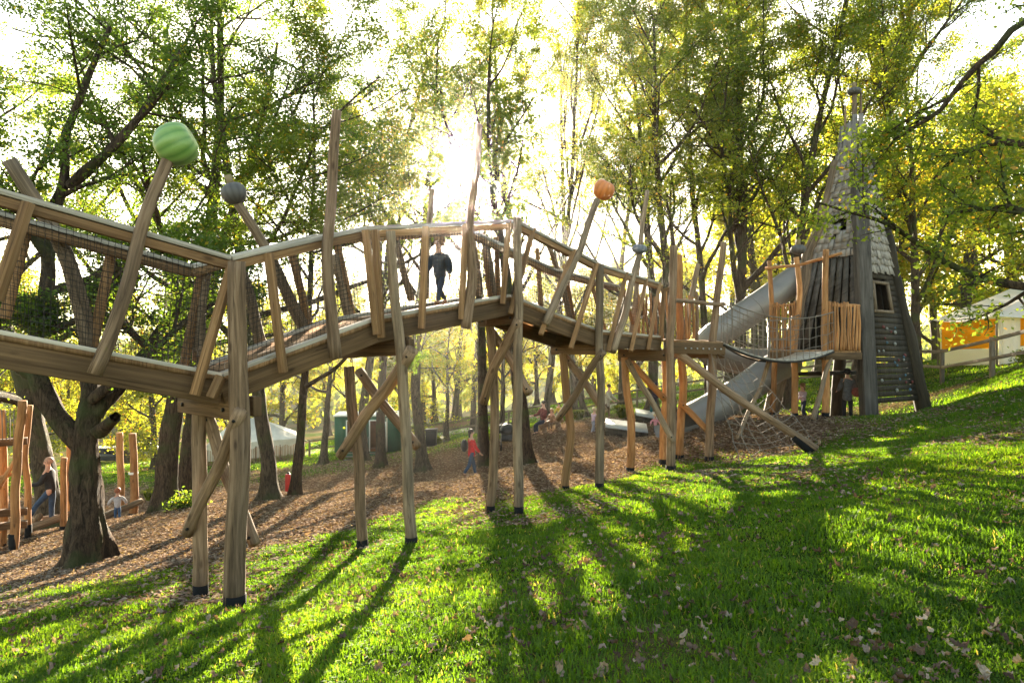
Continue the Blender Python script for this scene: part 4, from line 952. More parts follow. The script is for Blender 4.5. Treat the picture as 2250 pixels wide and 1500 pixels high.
trees = [
 ('leaning mossy trunk behind the man on the log beams', (118, 21), 13, 0.36, sp(SPREAD, leaves=80), 2, 'bark2', 'leaf_mid', (-0.28, 0.0)),
 ('thick straight trunk standing between the big gnarled tree and the first stilts', (362, 19.5), 15, 0.30, sp(SPREAD, leaves=55), 3, 'bark', 'leaf_dark', (0.01, 0.0)),
 ('straight trunk close behind another thick trunk, just before the first stilts', (404, 21), 15, 0.25, sp(SPREAD, leaves=55), 4, 'bark', 'leaf_dark', (0.04, 0.03)),
 ('tall mossy trunk with a spreading foot, alone between the first and second stilts', (594, 19.3), 15, 0.215, SPREAD, 5, 'bark2', 'leaf_dark', (0.04, 0.0)),
 ('thin leaning trunk with a small red box behind it', (646, 20), 12, 0.145, sp(SPREAD, leaves=80), 6, 'bark', 'leaf_mid', (0.09, 0.02)),
 ('slender straight tree standing in front of the green trailer', (836, 30), 14, 0.22, sp(SLIM, leaves=40, t0=(0.5, .2, .15)), 7, 'bark', 'leaf_gold', (0.02, 0)),
 ('small tree left of the green trailer at the edge of the leaf carpet', (712, 37), 9, 0.2, SMALL, 8, 'bark2', 'leaf_gold', (-0.05, 0)),
 ('dark trunk directly behind the woman in red', (1068, 26), 15, 0.22, sp(SLIM, leaves=40, n=(10, 6, 5), t0=(0.45, .2, .15)), 9, 'bark', 'leaf_mid', (-0.06, 0)),
 ('forked dark trunk with a wide foot beside the dirt mound', (1157, 22.5), 13, 0.25, sp(SLIM, leaves=40, n=(10, 6, 5), t0=(0.4, .2, .15)), 10, 'bark', 'leaf_mid', (-0.03, 0)),
 ('thin curved tree behind the pushchair', (1103, 33), 9, 0.13, sp(SLIM, leaves=34), 11, 'bark', 'leaf_gold', (0.1, 0)),
 ('small yellow-green hawthorn beside the black bin', (926, 37), 7.0, 0.14, sp(SMALL, leaves=26), 12, 'bark2', 'leaf_gold', (0, 0)),
 ('crooked small hawthorn right of the black bin', (978, 40), 7.0, 0.15, sp(SMALL, leaves=26), 13, 'bark2', 'leaf_gold', (0.12, 0)),
 ('slanting small tree behind the seated family', (1290, 36), 7.5, 0.17, SMALL, 14, 'bark', 'leaf_gold', (-0.3, 0)),
 ('broad tree with dark trunk behind the end platform', (1432, 34), 19, 0.27, sp(SLIM, leaves=60, size=0.11), 15, 'bark', 'leaf_mid', (0.03, 0)),
 ('forked tall tree rising above the blue-grey pumpkin pole', (1478, 28), 17, 0.24, sp(SLIM, leaves=34, size=0.10), 16, 'bark', 'leaf_mid', (-0.02, 0)),
 ('slim tree between the end platform and the steel slide', (1560, 33), 20, 0.2, sp(SLIM, leaves=60, size=0.11), 17, 'bark', 'leaf_mid', (0.03, 0)),
 ('tall trunk rising behind the upper bend of the steel slide', (1622, 30), 20, 0.28, sp(SLIM, leaves=65, size=0.11), 18, 'bark', 'leaf_mid', (0.0, 0)),
 ('tree close behind the entrance side of the tower', (1735, 29), 19, 0.24, sp(SLIM, leaves=65, size=0.11), 19, 'bark', 'leaf_mid', (0.03, 0)),
 ('tree right behind the tower with its crown above the spire', (1880, 31), 21, 0.28, sp(SLIM, leaves=65, size=0.11), 20, 'bark', 'leaf_mid', (0.02, 0)),
 ('bare-stemmed tree between the tower and the white marquee', (2014, 29), 15, 0.21, sp(SLIM, leaves=60, size=0.10), 21, 'bark', 'leaf_gold', (0.0, 0)),
 ('twin-stemmed tree seen above the bridge crest, right of the sun', (1135, 38), 25, 0.22, sp(SLIM, leaves=75, n=(12, 5, 5), ang=(30, 40, 45), size=0.11), 22, 'bark2', 'leaf_mid', (0.0, 0)),
 ('tall airy tree a step right of the bridge crest', (1195, 41), 27, 0.22, sp(SLIM, leaves=75, n=(12, 5, 5), ang=(30, 40, 45), size=0.11), 23, 'bark2', 'leaf_gold', (0.02, 0)),
 ('airy tree left of the sun behind the tallest leaning pole', (800, 34), 22, 0.24, sp(SLIM, leaves=34, n=(12, 6, 5), ang=(50, 45, 45), size=0.11), 24, 'bark2', 'leaf_mid', (-0.03, 0)),
]
trees += [
 ('leafy tree filling the sky between the tallest leaning pole and the sun', (930, 27), 19, 0.22, sp(SLIM, leaves=44, n=(13, 7, 6), ang=(55, 48, 45), size=0.10), 25, 'bark2', 'leaf_mid', (-0.02, 0)),
 ('thin pale-leaved tree straight below the sun', (1040, 46), 25, 0.2, sp(SLIM, leaves=60, n=(13, 6, 5), size=0.13), 26, 'bark2', 'leaf_gold', (0.0, 0)),
 ('light green tree left of the orange pumpkin pole', (1262, 40), 25, 0.22, sp(SLIM, leaves=50, n=(14, 7, 5), size=0.13), 27, 'bark2', 'leaf_mid', (0.0, 0)),
 ('yellowing tree right of the orange pumpkin pole', (1365, 44), 24, 0.22, sp(SLIM, leaves=55, n=(14, 7, 6), size=0.14), 28, 'bark2', 'leaf_gold', (0.0, 0)),
 ('dense tree behind the steel slide', (1680, 40), 27, 0.26, sp(SLIM, leaves=60, n=(14, 8, 6), size=0.14), 29, 'bark2', 'leaf_mid', (0.0, 0)),
]
for lab, (px, Y), h, r0, spec, sd, bk, lf, ln in trees:
    tree(lab, on(px, Y), h, r0, spec, sd, bk, lf, ln)

# tree standing just outside, its long dark boughs hang over the grass in front of the tower
nb = on(2720, 8.6)
tree('overhanging tree whose dark drooping boughs reach in front of the pointed tower', nb, 7.5, 0.30, sp(SPREAD, n=(3, 7, 6), leaves=38, size=0.07, ratio=(0.5, 0.36, 0.5), t0=(0.4, 0.15, 0.1)), 41, 'bark', 'leaf_mid', (0.02, 0.0),
     limbs=(([nb + up * 2.2] + L12((2420, 640, 8.8), (2250, 640, 9.0), (2130, 600, 9.1), (2050, 565, 9.2), (1960, 490, 9.3), (1880, 470, 9.4), (1800, 450, 9.5)), 0.075, 0.014, 4.2),
            ([nb + up * 4.0] + L12((2400, 60, 8.4), (2250, 20, 8.6), (2150, 150, 8.8), (2060, 250, 9), (1990, 290, 9.2), (1930, 340, 9.4)), 0.065, 0.012, 3.6),
            ([nb + up * 3.0] + L12((2440, 420, 8.4), (2300, 330, 8.6), (2200, 300, 8.8), (2110, 330, 9.0), (2040, 400, 9.2)), 0.08, 0.015, 3.2),
            ([nb + up * 2.6] + L12((2440, 520, 7.9), (2290, 470, 8.1), (2180, 450, 8.3), (2080, 470, 8.5)), 0.07, 0.015, 3.0)))

# background trees beyond the railing fence: three grown kinds, copied and turned
pale = 'pale yellow-green tree in the hazy wood beyond the railing fence'
kinds = [tree(pale, on(1000, 58), 12, 0.28, sp(SLIM, n=(12, 7, 5), leaves=30, size=0.22, spread=0.3, t0=(0.12, .2, .1)), 51, 'bark2', 'leaf_gold', group='pale trees beyond the railing fence'),
         tree(pale, on(620, 60), 11, 0.3, sp(SMALL, n=(10, 7, 5), leaves=34, size=0.24, spread=0.35, t0=(0.1, .2, .1)), 52, 'bark2', 'leaf_gold', group='pale trees beyond the railing fence'),
         tree(pale, on(2150, 48), 14, 0.3, sp(SLIM, n=(13, 7, 5), leaves=34, size=0.22, spread=0.3, t0=(0.08, .2, .1), ang=(60, 45, 45)), 53, 'bark2', 'leaf_gold', group='pale trees beyond the railing fence')]
rr = random.Random(12)
for px, Y, k, s_ in ((60, 52, 1, 1.1), (160, 66, 0, 1.1), (280, 56, 2, 1.0), (420, 72, 1, 1.3), (520, 64, 2, 1.1), (720, 80, 0, 1.3), (850, 66, 1, 0.9), (930, 78, 2, 0.8), (1090, 80, 1, .8), (1180, 62, 1, 0.75), (1280, 70, 0, 0.85), (1380, 90, 1, 1.0),
                    (1500, 62, 0, 1.1), (1600, 56, 2, 1.2), (1700, 60, 0, 1.25), (1800, 50, 2, 1.2), (1900, 58, 1, 1.5), (1980, 44, 0, 1.2), (2060, 54, 2, 1.3), (2230, 56, 1, 1.6), (2330, 46, 2, 1.3), (-80, 60, 2, 1.3), (340, 44, 1, .8), (2120, 38, 1, 1.0), (1660, 42, 1, 0.9), (2420, 60, 0, 1.5), (880, 66, 0, 1.05), (955, 74, 1, 1.1), (1055, 72, 2, 0.95), (1130, 80, 0, 1.15), (1215, 70, 2, 0.9), (1305, 78, 1, 1.1), (1405, 70, 0, 1.0), (1470, 80, 2, 1.05), (780, 72, 2, 1.0), (1010, 92, 0, 1.3), (1350, 94, 2, 1.3)):
    dup(kinds[k], on(px, Y), rr.uniform(0, 6.28), s_ * rr.uniform(0.9, 1.1), pale, 'pale trees beyond the railing fence')

# the far wooded hillside reads as one mass
def far_wood():
    rs = np.random.RandomState(3); Vs = []
    n = 900; yy = 120 + 200 * rs.rand(n); xx = (rs.rand(n) * 2 - 1) * (0.95 * yy + 20); k = (yy > 215) | (rs.rand(n) < 0.35); xx, yy = xx[k], yy[k]; zz = H(xx, yy)
    C = []; 
    for x, y, z in zip(xx, yy, zz):
        R_ = rs.uniform(3.0, 5.5); m = 110; d = rs.randn(m, 3); d /= np.linalg.norm(d, axis=1, keepdims=True); d[:, 2] = np.abs(d[:, 2]) * 1.2
        C.append(np.array([x, y, z]) + d * R_ * rs.uniform(0.75, 1.1, (m, 1)))
    c = np.concatenate(C); m = len(c); t = rs.randn(m, 3); t /= np.linalg.norm(t, axis=1, keepdims=True); b = np.cross(t, rs.randn(m, 3)); b /= np.linalg.norm(b, axis=1, keepdims=True)
    s_ = rs.uniform(0.7, 1.6, (m, 1))
    V = np.stack([c - t * s_, c - b * s_ * 0.6, c + t * s_, c + b * s_ * 0.6], 1)
    return make_mesh('far_wood', V, np.arange(4 * m), np.full(m, 4), face_attr={'rnd': rs.rand(m) * 0.9})
tag(link('far_wood', far_wood(), M['leaf_mid']), 'hazy wooded hillside across the valley', 'woodland', kind='stuff')

# ------------------------------------------------------------------ fences
def rail_fence(label, posts, ht, group=None, mat='fence', rails=(0.98, 0.52), w=0.13):
    g = [Vector((p.x, p.y, h1(p.x, p.y))) for p in posts]
    f = thing('railing_fence', label, 'fence', g[0], group)
    for p in g: MB().box(p - up * 0.2, p + up * ht, w, w * 0.9, up=(0, 1, 0)).build('post', M[mat], f, bevel=0.01)
    for r in rails:
        for a, b in zip(g[:-1], g[1:]):
            n = (b - a).cross(up).normalized() * 0.02
            MB().box(a + up * (ht * r - 0.07) - n, b + up * (ht * r - 0.07) - n, 0.05, 0.11).build('rail', M[mat], f, bevel=0.006)
    return f
def steps(pts, gap):
    out = [pts[0]]; 
    for a, b in zip(pts[:-1], pts[1:]):
        n = max(1, round((b - a).to_2d().length / gap)); out += [a.lerp(b, k / n) for k in range(1, n + 1)]
    return out
rail_fence('dark post and rail fence running past the white marquee on the bank', [on(2420, 15.5), on(2300, 18.5), on(2180, 22), on(2070, 26), on(1985, 31)], 1.3)
rail_fence('long weathered post and rail fence along the path across the valley side', steps([on(1985, 33.5), on(1850, 34), on(1640, 38), on(1400, 42), on(1190, 43.5), on(975, 44), on(680, 47)], 2.4), 1.15, w=0.12)
pf = thing('paling_fence', 'low paling fence of thin split slats in front of the cream tent', 'fence', on(560, 46)); mb = MB(); a, b = on(452, 45), on(668, 46.5)
for k in range(64):
    q = a.lerp(b, k / 63); q.z = h1(q.x, q.y); mb.box(q - up * 0.05, q + up * (0.95 + 0.06 * math.sin(k * 7.3)), 0.045, 0.02, up=(0, 1, 0))
mb.build('palings', M['post'], pf)
for k in range(5):
    q = a.lerp(b, k / 4); q.z = h1(q.x, q.y); MB().box(q + Vector((0, 0.05, -0.1)), q + Vector((0, 0.05, 1.05)), 0.07, 0.07, up=(0, 1, 0)).build('post', M['fence'], pf)

# ------------------------------------------------------------------ green trailer with open doors
M['green_paint'] = plain('dark_green_paint', (0.012, 0.085, 0.045), 0.45, var=0.15, scale=1.5)
M['cream'] = plain('cream_canvas', (0.62, 0.57, 0.47), 0.85, var=0.08, scale=2.0)
M['white_paint'] = plain('white_door_paint', (0.74, 0.73, 0.68), 0.5, var=0.05)
M['brown_in'] = plain('brown_panel', (0.22, 0.085, 0.03), 0.6, var=0.2, scale=3)
M['black'] = plain('black_plastic', (0.016, 0.016, 0.018), 0.5)
M['tyre'] = plain('tyre_rubber', (0.02, 0.02, 0.02), 0.8)
M['red_paint'] = plain('red_paint', (0.42, 0.025, 0.02), 0.45)
tb0 = P(735, 1000, 40); TX = Vector((1, 0.10, 0)).normalized(); TY = Vector((-0.10, 1, 0)).normalized(); tb0.z = min(h1(tb0.x, tb0.y), h1(tb0.x + 3.8, tb0.y)) + 0.05
tr = thing('toilet_trailer', 'dark green site trailer with two open white doors and little metal steps', 'trailer', tb0)
T_ = lambda x, y, z: tb0 + TX * x + TY * y + up * z
def tbox(x0, x1, y0, y1, z0, z1, mb=None):
    mb = mb or MB(); return mb.prism([T_(x0, y0, z0), T_(x1, y0, z0), T_(x1, y1, z0), T_(x0, y1, z0)], up * (z1 - z0))
D0, D1, E0, E1, Hh = 2.05, 2.62, 0.72, 1.28, 2.55
mb = MB()
for a, b in ((0, E0), (E1, D0), (D1, 3.8)): tbox(a, b, 0, 0.08, 0.45, Hh, mb)
for a, b in ((E0, E1), (D0, D1)): tbox(a, b, 0, 0.08, 2.28, Hh, mb)
tbox(0, 0.08, 0.085, 2.1, 0.45, Hh, mb); tbox(3.72, 3.8, 0.085, 2.1, 0.45, Hh, mb); tbox(0.085, 3.715, 2.02, 2.1, 0.45, Hh, mb)
mb.build('body', M['green_paint'], tr)
tbox(0.09, 3.71, 0.09, 2.01, 0.47, 0.53).build('floor', M['brown_in'], tr); tbox(0.09, 3.71, 1.2, 1.24, 0.54, 2.4).build('inner_wall', M['brown_in'], tr)
tbox(-0.06, 3.86, -0.06, 2.16, Hh + 0.003, Hh + 0.10).build('roof', M['white_paint'], tr, bevel=0.02)
for x0, x1 in ((E0, E1), (D0, D1)):
    fr = MB(); tbox(x0 - 0.06, x0, -0.03, 0.09, 0.5, 2.34, fr); tbox(x1, x1 + 0.06, -0.03, 0.09, 0.5, 2.34, fr); tbox(x0, x1, -0.03, 0.09, 2.28, 2.34, fr); fr.build('door_frame', M['white_paint'], tr)
    q = [T_(x1 + 0.02, -0.04, 0.5), T_(x1 + 0.38, -0.5, 0.5), T_(x1 + 0.42, -0.47, 0.5), T_(x1 + 0.06, -0.01, 0.5)]
    d = MB().prism(q, up * 1.78).build('door', M['white_paint'], tr)
    MB().tube([T_(x1 + 0.33, -0.52, 1.3), T_(x1 + 0.28, -0.5, 1.3)], [0.02, 0.02], 6).build('handle', M['black'], d)
    st = MB()
    for k in range(3): tbox(x0 - 0.05, x1 + 0.05, -0.25 - 0.28 * k, -0.06 - 0.28 * k, 0.40 - 0.14 * k, 0.43 - 0.14 * k, st)
    st.build('steps', M['steel'], tr)
    for x in (x0 - 0.08, x1 + 0.08):
        MB().tube([T_(x, -0.85, 0.0), T_(x, -0.80, 0.95), T_(x, -0.35, 1.35), T_(x, -0.1, 1.35)], [0.022] * 4, 6).build('handrail', M['steel'], tr, smooth=True)
tbox(3.0, 3.06, -0.02, 0.0, 0.5, 2.45).build('corner_strip', M['cream'], tr)
tbox(0.1, 3.7, 0.05, 2.0, 0.18, 0.44).build('skirt', M['green_paint'], tr)
for x in (1.65, 2.9):
    w = MB().tube([T_(x, -0.01, 0.28), T_(x, 0.16, 0.28)], [0.28, 0.28], 18).build('wheel', M['tyre'], tr)
    MB().tube([T_(x, -0.03, 0.28), T_(x, -0.012, 0.28)], [0.15, 0.15], 12).build('hub', M['steel'], w)

def wheelie(px, Y, label, mat, s=1.0):
    g = on(px, Y); o = thing('wheelie_bin', label, 'bin', g)
    a, b = 0.26 * s, 0.31 * s
    V = [g + Vector((x * a, y * a, 0.08)) for x, y in ((-1, -1), (1, -1), (1, 1), (-1, 1))] + [g + Vector((x * b, y * b, 0.95 * s)) for x, y in ((-1, -1), (1, -1), (1, 1), (-1, 1))]
    MB().raw([tuple(v) for v in V], [[3, 2, 1, 0], [4, 5, 6, 7], [0, 1, 5, 4], [1, 2, 6, 5], [2, 3, 7, 6], [3, 0, 4, 7]]).build('body', mat, o, bevel=0.02)
    MB().box(g + Vector((-b * 1.08, 0, 0.98 * s)), g + Vector((b * 1.08, 0, 1.02 * s)), b * 2.2, 0.05).build('lid', mat, o, bevel=0.015)
    MB().tube([g + Vector((-0.2, b, 0.92 * s)), g + Vector((0.2, b, 0.92 * s))], [0.02, 0.02], 6).build('handle', mat, o)
    for x in (-0.22, 0.22): MB().tube([g + Vector((x, 0.24, 0.1)), g + Vector((x + 0.05, 0.24, 0.1))], [0.1, 0.1], 12).build('wheel', M['tyre'], o)
wheelie(948, 36, 'black wheelie bin standing on the grass right of the green trailer', M['black'], 0.95)
g = on(634, 20.8); rbx = thing('red_box', 'small red post box fixed low behind the thin leaning trunk', 'box', g)
MB().box(g - up * 0.1, g + up * 0.75, 0.06, 0.06, up=(0, 1, 0)).build('post', M['black'], rbx)
MB().box(g + up * 0.18 - Vector((0, 0.06, 0)), g + up * 0.70 - Vector((0, 0.06, 0)), 0.14, 0.12, up=(0, 1, 0)).build('box', M['red_paint'], rbx, bevel=0.015)

# ------------------------------------------------------------------ cream tent and white marquee
tn = thing('cream_tent', 'low cream canvas tent with a sagging ridge behind the paling fence', 'tent', on(560, 51))
za = h1(*on(560, 51).to_2d()); e = [P(452, 0, 49), P(662, 0, 49.5), P(668, 0, 54), P(458, 0, 54)]
for q in e: q.z = h1(q.x, q.y)
wallh = 1.15; ridge = [P(500, 0, 51.5), P(560, 0, 51.5), P(620, 0, 51.5)]; 
for q, z_ in zip(ridge, (2.2, 2.9, 2.2)): q.z = za + z_
V = [tuple(q) for q in e] + [tuple(q + up * wallh) for q in e] + [tuple(q) for q in ridge]
MB().raw(V, [[0, 1, 5, 4], [1, 2, 6, 5], [2, 3, 7, 6], [3, 0, 4, 7]]).build('wall', M['cream'], tn)
roof = MB().raw([tuple(Vector(v) + up * 0.004) for v in V[4:]], [[0, 1, 6, 5, 4], [1, 2, 6], [2, 3, 4, 5, 6], [3, 0, 4]]).build('roof', M['cream'], tn)
for a, b in ((5, 0), (5, 1)): MB().tube([Vector(V[8 + 1]), Vector(V[4 + b]) + (Vector(V[4 + b]) - Vector(V[9])) * 0.35], [0.02, 0.02], 5).build('guy_rope', M['cream'], tn)

M['white_canvas'] = leafy('white_marquee_canvas', [(0, (0.80, 0.78, 0.74)), (1, (0.80, 0.78, 0.74))], 0.5, 1.0, 0.0)
M['orange_canvas'] = leafy('orange_marquee_canvas', [(0, (0.70, 0.30, 0.02)), (1, (0.70, 0.30, 0.02))], 0.72, 1.25, 0.0)
C = [P(2048, 704, 32), P(2182, 698, 27), P(2600, 690, 24), P(2500, 700, 36)]; zE = 1.0
for c in C: c.z = zE
ap = P(2420, 540, 30)
mq = thing('marquee', 'white topped marquee with glowing orange walls on the bank beyond the fence', 'marquee', Vector((C[1].x, C[1].y, h1(C[1].x, C[1].y))))
def sheet(a, b, c, d, n, m, sag, mb, scal=0.0):
    V = []
    for i in range(n + 1):
        for j in range(m + 1):
            u, v = i / n, j / m; p = a.lerp(b, u).lerp(d.lerp(c, u), v); V.append(tuple(p - up * (sag * math.sin(math.pi * v) * (0.4 + 0.6 * math.sin(math.pi * u)) + scal * math.sin(math.pi * u) * (1 - v))))
    mb.raw(V, [[i * (m + 1) + j, (i + 1) * (m + 1) + j, (i + 1) * (m + 1) + j + 1, i * (m + 1) + j + 1] for i in range(n) for j in range(m)])
mb = MB()
for k in range(4): sheet(C[k], C[(k + 1) % 4], ap + (C[(k + 1) % 4] - ap) * 0.02, ap + (C[k] - ap) * 0.02, 10, 8, 0.35, mb, 0.16)
mb.build('roof', M['white_canvas'], mq, smooth=True)
cen = sum(C, Vector()) / 4
for k in range(3):
    a, b = C[k].lerp(cen, 0.07), C[(k + 1) % 4].lerp(cen, 0.07)
    ga, gb = h1(a.x, a.y) + 0.02, h1(b.x, b.y) + 0.02
    q = lambda t, f: Vector((a.lerp(b, t).x, a.lerp(b, t).y, (ga + (gb - ga) * t) * (1 - f) + (zE - 0.05) * f))
    def panel(t0, t1, f0, f1, mat, name):
        m2 = MB(); V = []
        for i in range(7):
            for f in (f0, f1):
                p = q(t0 + (t1 - t0) * i / 6, f); V.append(tuple(p + (b - a).cross(up).normalized() * 0.03 * math.sin(i * 2.2)))
        m2.raw(V, [[2 * i, 2 * i + 2, 2 * i + 3, 2 * i + 1] for i in range(6)]).build(name, M[mat], mq, smooth=True)
    for t0, t1 in ((0.03, 0.97),) if k == 0 else ((0.14, 0.5), (0.54, 0.97)):
        panel(t0, t1, 0.36, 0.98, 'orange_canvas', 'orange_wall'); panel(t0, t1, 0.0, 0.355, 'white_canvas', 'wall_skirt')
    panel(0.0, 0.03, 0, 0.98, 'white_canvas', 'wall_strip'); 
    if k == 1: panel(0.03, 0.14, 0, 0.98, 'white_canvas', 'wall_strip')
for k in range(4):
    p = C[k].lerp(cen, 0.05); MB().tube([Vector((p.x, p.y, h1(p.x, p.y))), Vector((p.x, p.y, zE))], [0.04, 0.04], 8).build('pole', M['fence'], mq)
MB().tube([C[0], C[0] + Vector((-1.2, 0.3, -1.6))], [0.02, 0.02], 5).build('guy_rope', M['rope'], mq)

# ------------------------------------------------------------------ parked cars down by the road
def car(px, Y, mat, label, yaw):
    g = on(px, Y); o = thing('parked_car', label, 'car', g); Rm = Matrix.Rotation(yaw, 3, 'Z'); W = lambda x, y, z: g + Rm @ Vector((x, y, z))
    prof = [(-2.1, 0.3), (2.1, 0.3), (2.12, 0.72), (1.3, 0.88), (0.75, 1.38), (-1.0, 1.42), (-1.75, 0.95), (-2.12, 0.85)]
    MB().prism([W(x, -0.82, z) for x, z in prof], Rm @ Vector((0, 1.64, 0))).build('body', mat, o, bevel=0.06)
    gp = [(1.12, 0.90), (0.68, 1.31), (-0.95, 1.34), (-1.5, 0.95)]
    for y in (-0.835, 0.82): MB().prism([W(x, y, z) for x, z in gp], Rm @ Vector((0, 0.012, 0))).build('window', M['black'], o)
    for x in (-1.3, 1.3):
        for y in (-0.86, 0.66):
            w = MB().tube([W(x, y, 0.31), W(x, y + 0.2, 0.31)], [0.31, 0.31], 18).build('wheel', M['tyre'], o); MB().tube([W(x, y - 0.012, 0.31), W(x, y - 0.002, 0.31)], [0.18, 0.18], 12).build('rim', M['steel'], w)
car(236, 62, plain('dark_car_paint', (0.03, 0.035, 0.04), 0.25), 'dark car parked on the sunny road behind the big gnarled tree', 0.1)
car(312, 70, plain('silver_car_paint', (0.45, 0.46, 0.48), 0.3), 'silver car parked on the road between the peeled poles', 0.05)

# ------------------------------------------------------------------ left: climbing frame, log beams, peeled poles
cf = thing('log_climber', 'rough log climbing frame with rope rungs cut off by the photo edge', 'climbing frame', on(30, 16.5))
for pts, Y, r, sd in (([(30, 1205), (34, 1080), (44, 960), (50, 880)], 16, 0.10, 201), ([(4, 1190), (10, 1050), (4, 900)], 16.6, 0.09, 202), ([(62, 1150), (56, 1000), (66, 890)], 17.5, 0.08, 203), ([(-30, 1215), (-26, 1050), (-20, 890)], 16, 0.1, 204)):
    g = on(pts[0][0], Y); o = log_part('post', [g] + [P(p[0], p[1], Y) for p in pts[1:]], r, r * 0.9, M['new_log'], cf, sd)
    MB().tube([g - up * 0.1, g + up * 0.4], [r * 1.05, r * 1.05], 12).build('metal_shoe', M['shoe'], o)
for ya, yb in ((975, 968), (1130, 1122), (1160, 1150)): MB().box(P(-40, ya, 16.1), P(60, yb, 16.6), 0.2, 0.16).build('cross_beam', M['beam'], cf, bevel=0.01)
log_part('cross_pole', [P(-20, 1100, 16), P(45, 990, 16.2)], 0.06, 0.05, M['new_log'], cf, 205); log_part('cross_pole', [P(-10, 1050, 16), P(40, 1035, 16.2)], 0.045, 0.04, M['new_log'], cf, 206)
for k in range(4): MB().tube([P(4 + k * 9, 900, 16.1), P(6 + k * 8, 968, 16.1)], [0.012, 0.012], 5).build('rope', M['rope'], cf)
lb = thing('balance_logs', 'stacked balance logs resting on short posts beside the climbing frame', 'balance beam', on(100, 18.5))
log_part('log', [P(36, 1172, 18), P(160, 1128, 18.6)], 0.11, 0.10, M['old_log'], lb, 211); log_part('log', [P(50, 1150, 18.6), P(155, 1136, 18.9)], 0.11, 0.10, M['old_log'], lb, 212); log_part('log', [P(86, 1134, 18.2), P(75, 1152, 19.2)], 0.09, 0.09, M['old_log'], lb, 213)
for px, top, Y, sd in ((139, 1005, 18.2, 214), (151, 960, 18.9, 215)):
    g = on(px, Y); o = log_part('post', [g, P(px + 2, top, Y)], 0.085, 0.075, M['new_log'], lb, sd); MB().tube([g - up * 0.1, g + up * 0.15], [0.09, 0.09], 12).build('metal_shoe', M['shoe'], o)
for px, Y, top, lab, sd in ((264, 24.5, 950, 'peeled orange pole standing behind the small child, nearer the gnarled tree', 221), (293, 22.3, 952, 'peeled orange pole with a black foot and a white stripe', 222)):
    g = on(px, Y); o = thing('peeled_pole', lab, 'pole', g); lg = log_part('pole', [g, P(px + 3, 1040, Y), P(px - 2, top, Y)], 0.13, 0.11, M['new_log'], o, sd); MB().tube([g - up * 0.1, g + up * 0.14], [0.14, 0.14], 12).build('metal_shoe', M['shoe'], lg)
    if sd == 222: MB().tube([P(293, 1041, Y), P(293, 1036, Y)], [0.142, 0.142], 12, caps=False).build('white_stripe', M['white_paint'], lg)
fl = thing('fallen_log', 'short pale log lying beside the small child', 'log', on(235, 21.3)); a = on(228, 21.0); b = on(312, 22.2); log_part('wood', [a + up * 0.18, b + up * 0.5], 0.12, 0.09, M['grey_log'], fl, 231)

# ------------------------------------------------------------------ dirt mound boards, pushchair, plants
for (x0, x1, ya, Y, dep, lab) in ((1330, 1424, 958, 26.8, 0.9, 'longer pale metal-topped board set in the dirt mound'), (1398, 1446, 940, 29.3, 0.8, 'shorter pale metal-topped board further up the dirt mound')):
    a, b = on(x0, Y), on(x1, Y); a.z += 0.32; b.z += 0.14; o = thing('play_board', lab, 'play board', Vector((a.x, a.y, h1(a.x, a.y)))); d = Vector((0.15, 1, 0.10)).normalized() * dep * 1.7
    MB().prism([a, b, b + d, a + d], up * 0.05).build('top', plain('pale_metal_top', (0.40, 0.39, 0.38), 0.4, metallic=0.4), o)
    MB().prism([a - up * 0.004, b - up * 0.004, b + d * 0.95 - up * 0.004, a + d * 0.95 - up * 0.004], -up * 0.35).build('frame', M['tower_dark'], o)
g = on(1114, 27.5); pc = thing('pushchair', 'black pushchair hung with bags parked behind the second stilts', 'pushchair', g); W = lambda x, y, z: g + Vector((x, y, z))
MB().prism([W(-0.22, -0.2, 0.35), W(0.2, -0.2, 0.35), W(0.25, 0.2, 0.8), W(-0.2, 0.2, 0.8)], Vector((0.0, -0.06, 0.1))).build('seat', M['black'], pc, bevel=0.02)
MB().lathe(W(0, 0.1, 0.72), [(0.30, 0), (0.29, 0.12), (0.22, 0.24), (0.08, 0.30)], 14, (0, -0.4, 1)).build('hood', M['black'], pc, smooth=True)
for x in (-0.24, 0.24):
    MB().tube([W(x, -0.35, 0.12), W(x, 0.25, 0.65), W(x, 0.42, 1.02)], [0.018] * 3, 6).build('frame_tube', M['steel'], pc); MB().tube([W(x, 0.3, 0.12), W(x, -0.1, 0.5)], [0.016] * 2, 6).build('frame_tube', M['steel'], pc)
    for y in (-0.38, 0.3): MB().tube([W(x - 0.02, y, 0.12), W(x + 0.03, y, 0.12)], [0.12, 0.12], 16).build('wheel', M['tyre'], pc)
MB().tube([W(-0.24, 0.42, 1.02), W(0.24, 0.42, 1.02)], [0.022, 0.022], 7).build('handle', M['black'], pc)
MB().lathe(W(-0.3, 0.38, 0.62), [(0.10, 0), (0.15, 0.12), (0.13, 0.28), (0.06, 0.34)], 12).build('hung_bag', M['black'], pc, smooth=True); MB().lathe(W(0.0, 0.45, 0.5), [(0.12, 0), (0.17, 0.14), (0.14, 0.32), (0.07, 0.38)], 12).build('hung_bag', plain('brown_bag', (0.08, 0.04, 0.025)), pc, smooth=True)

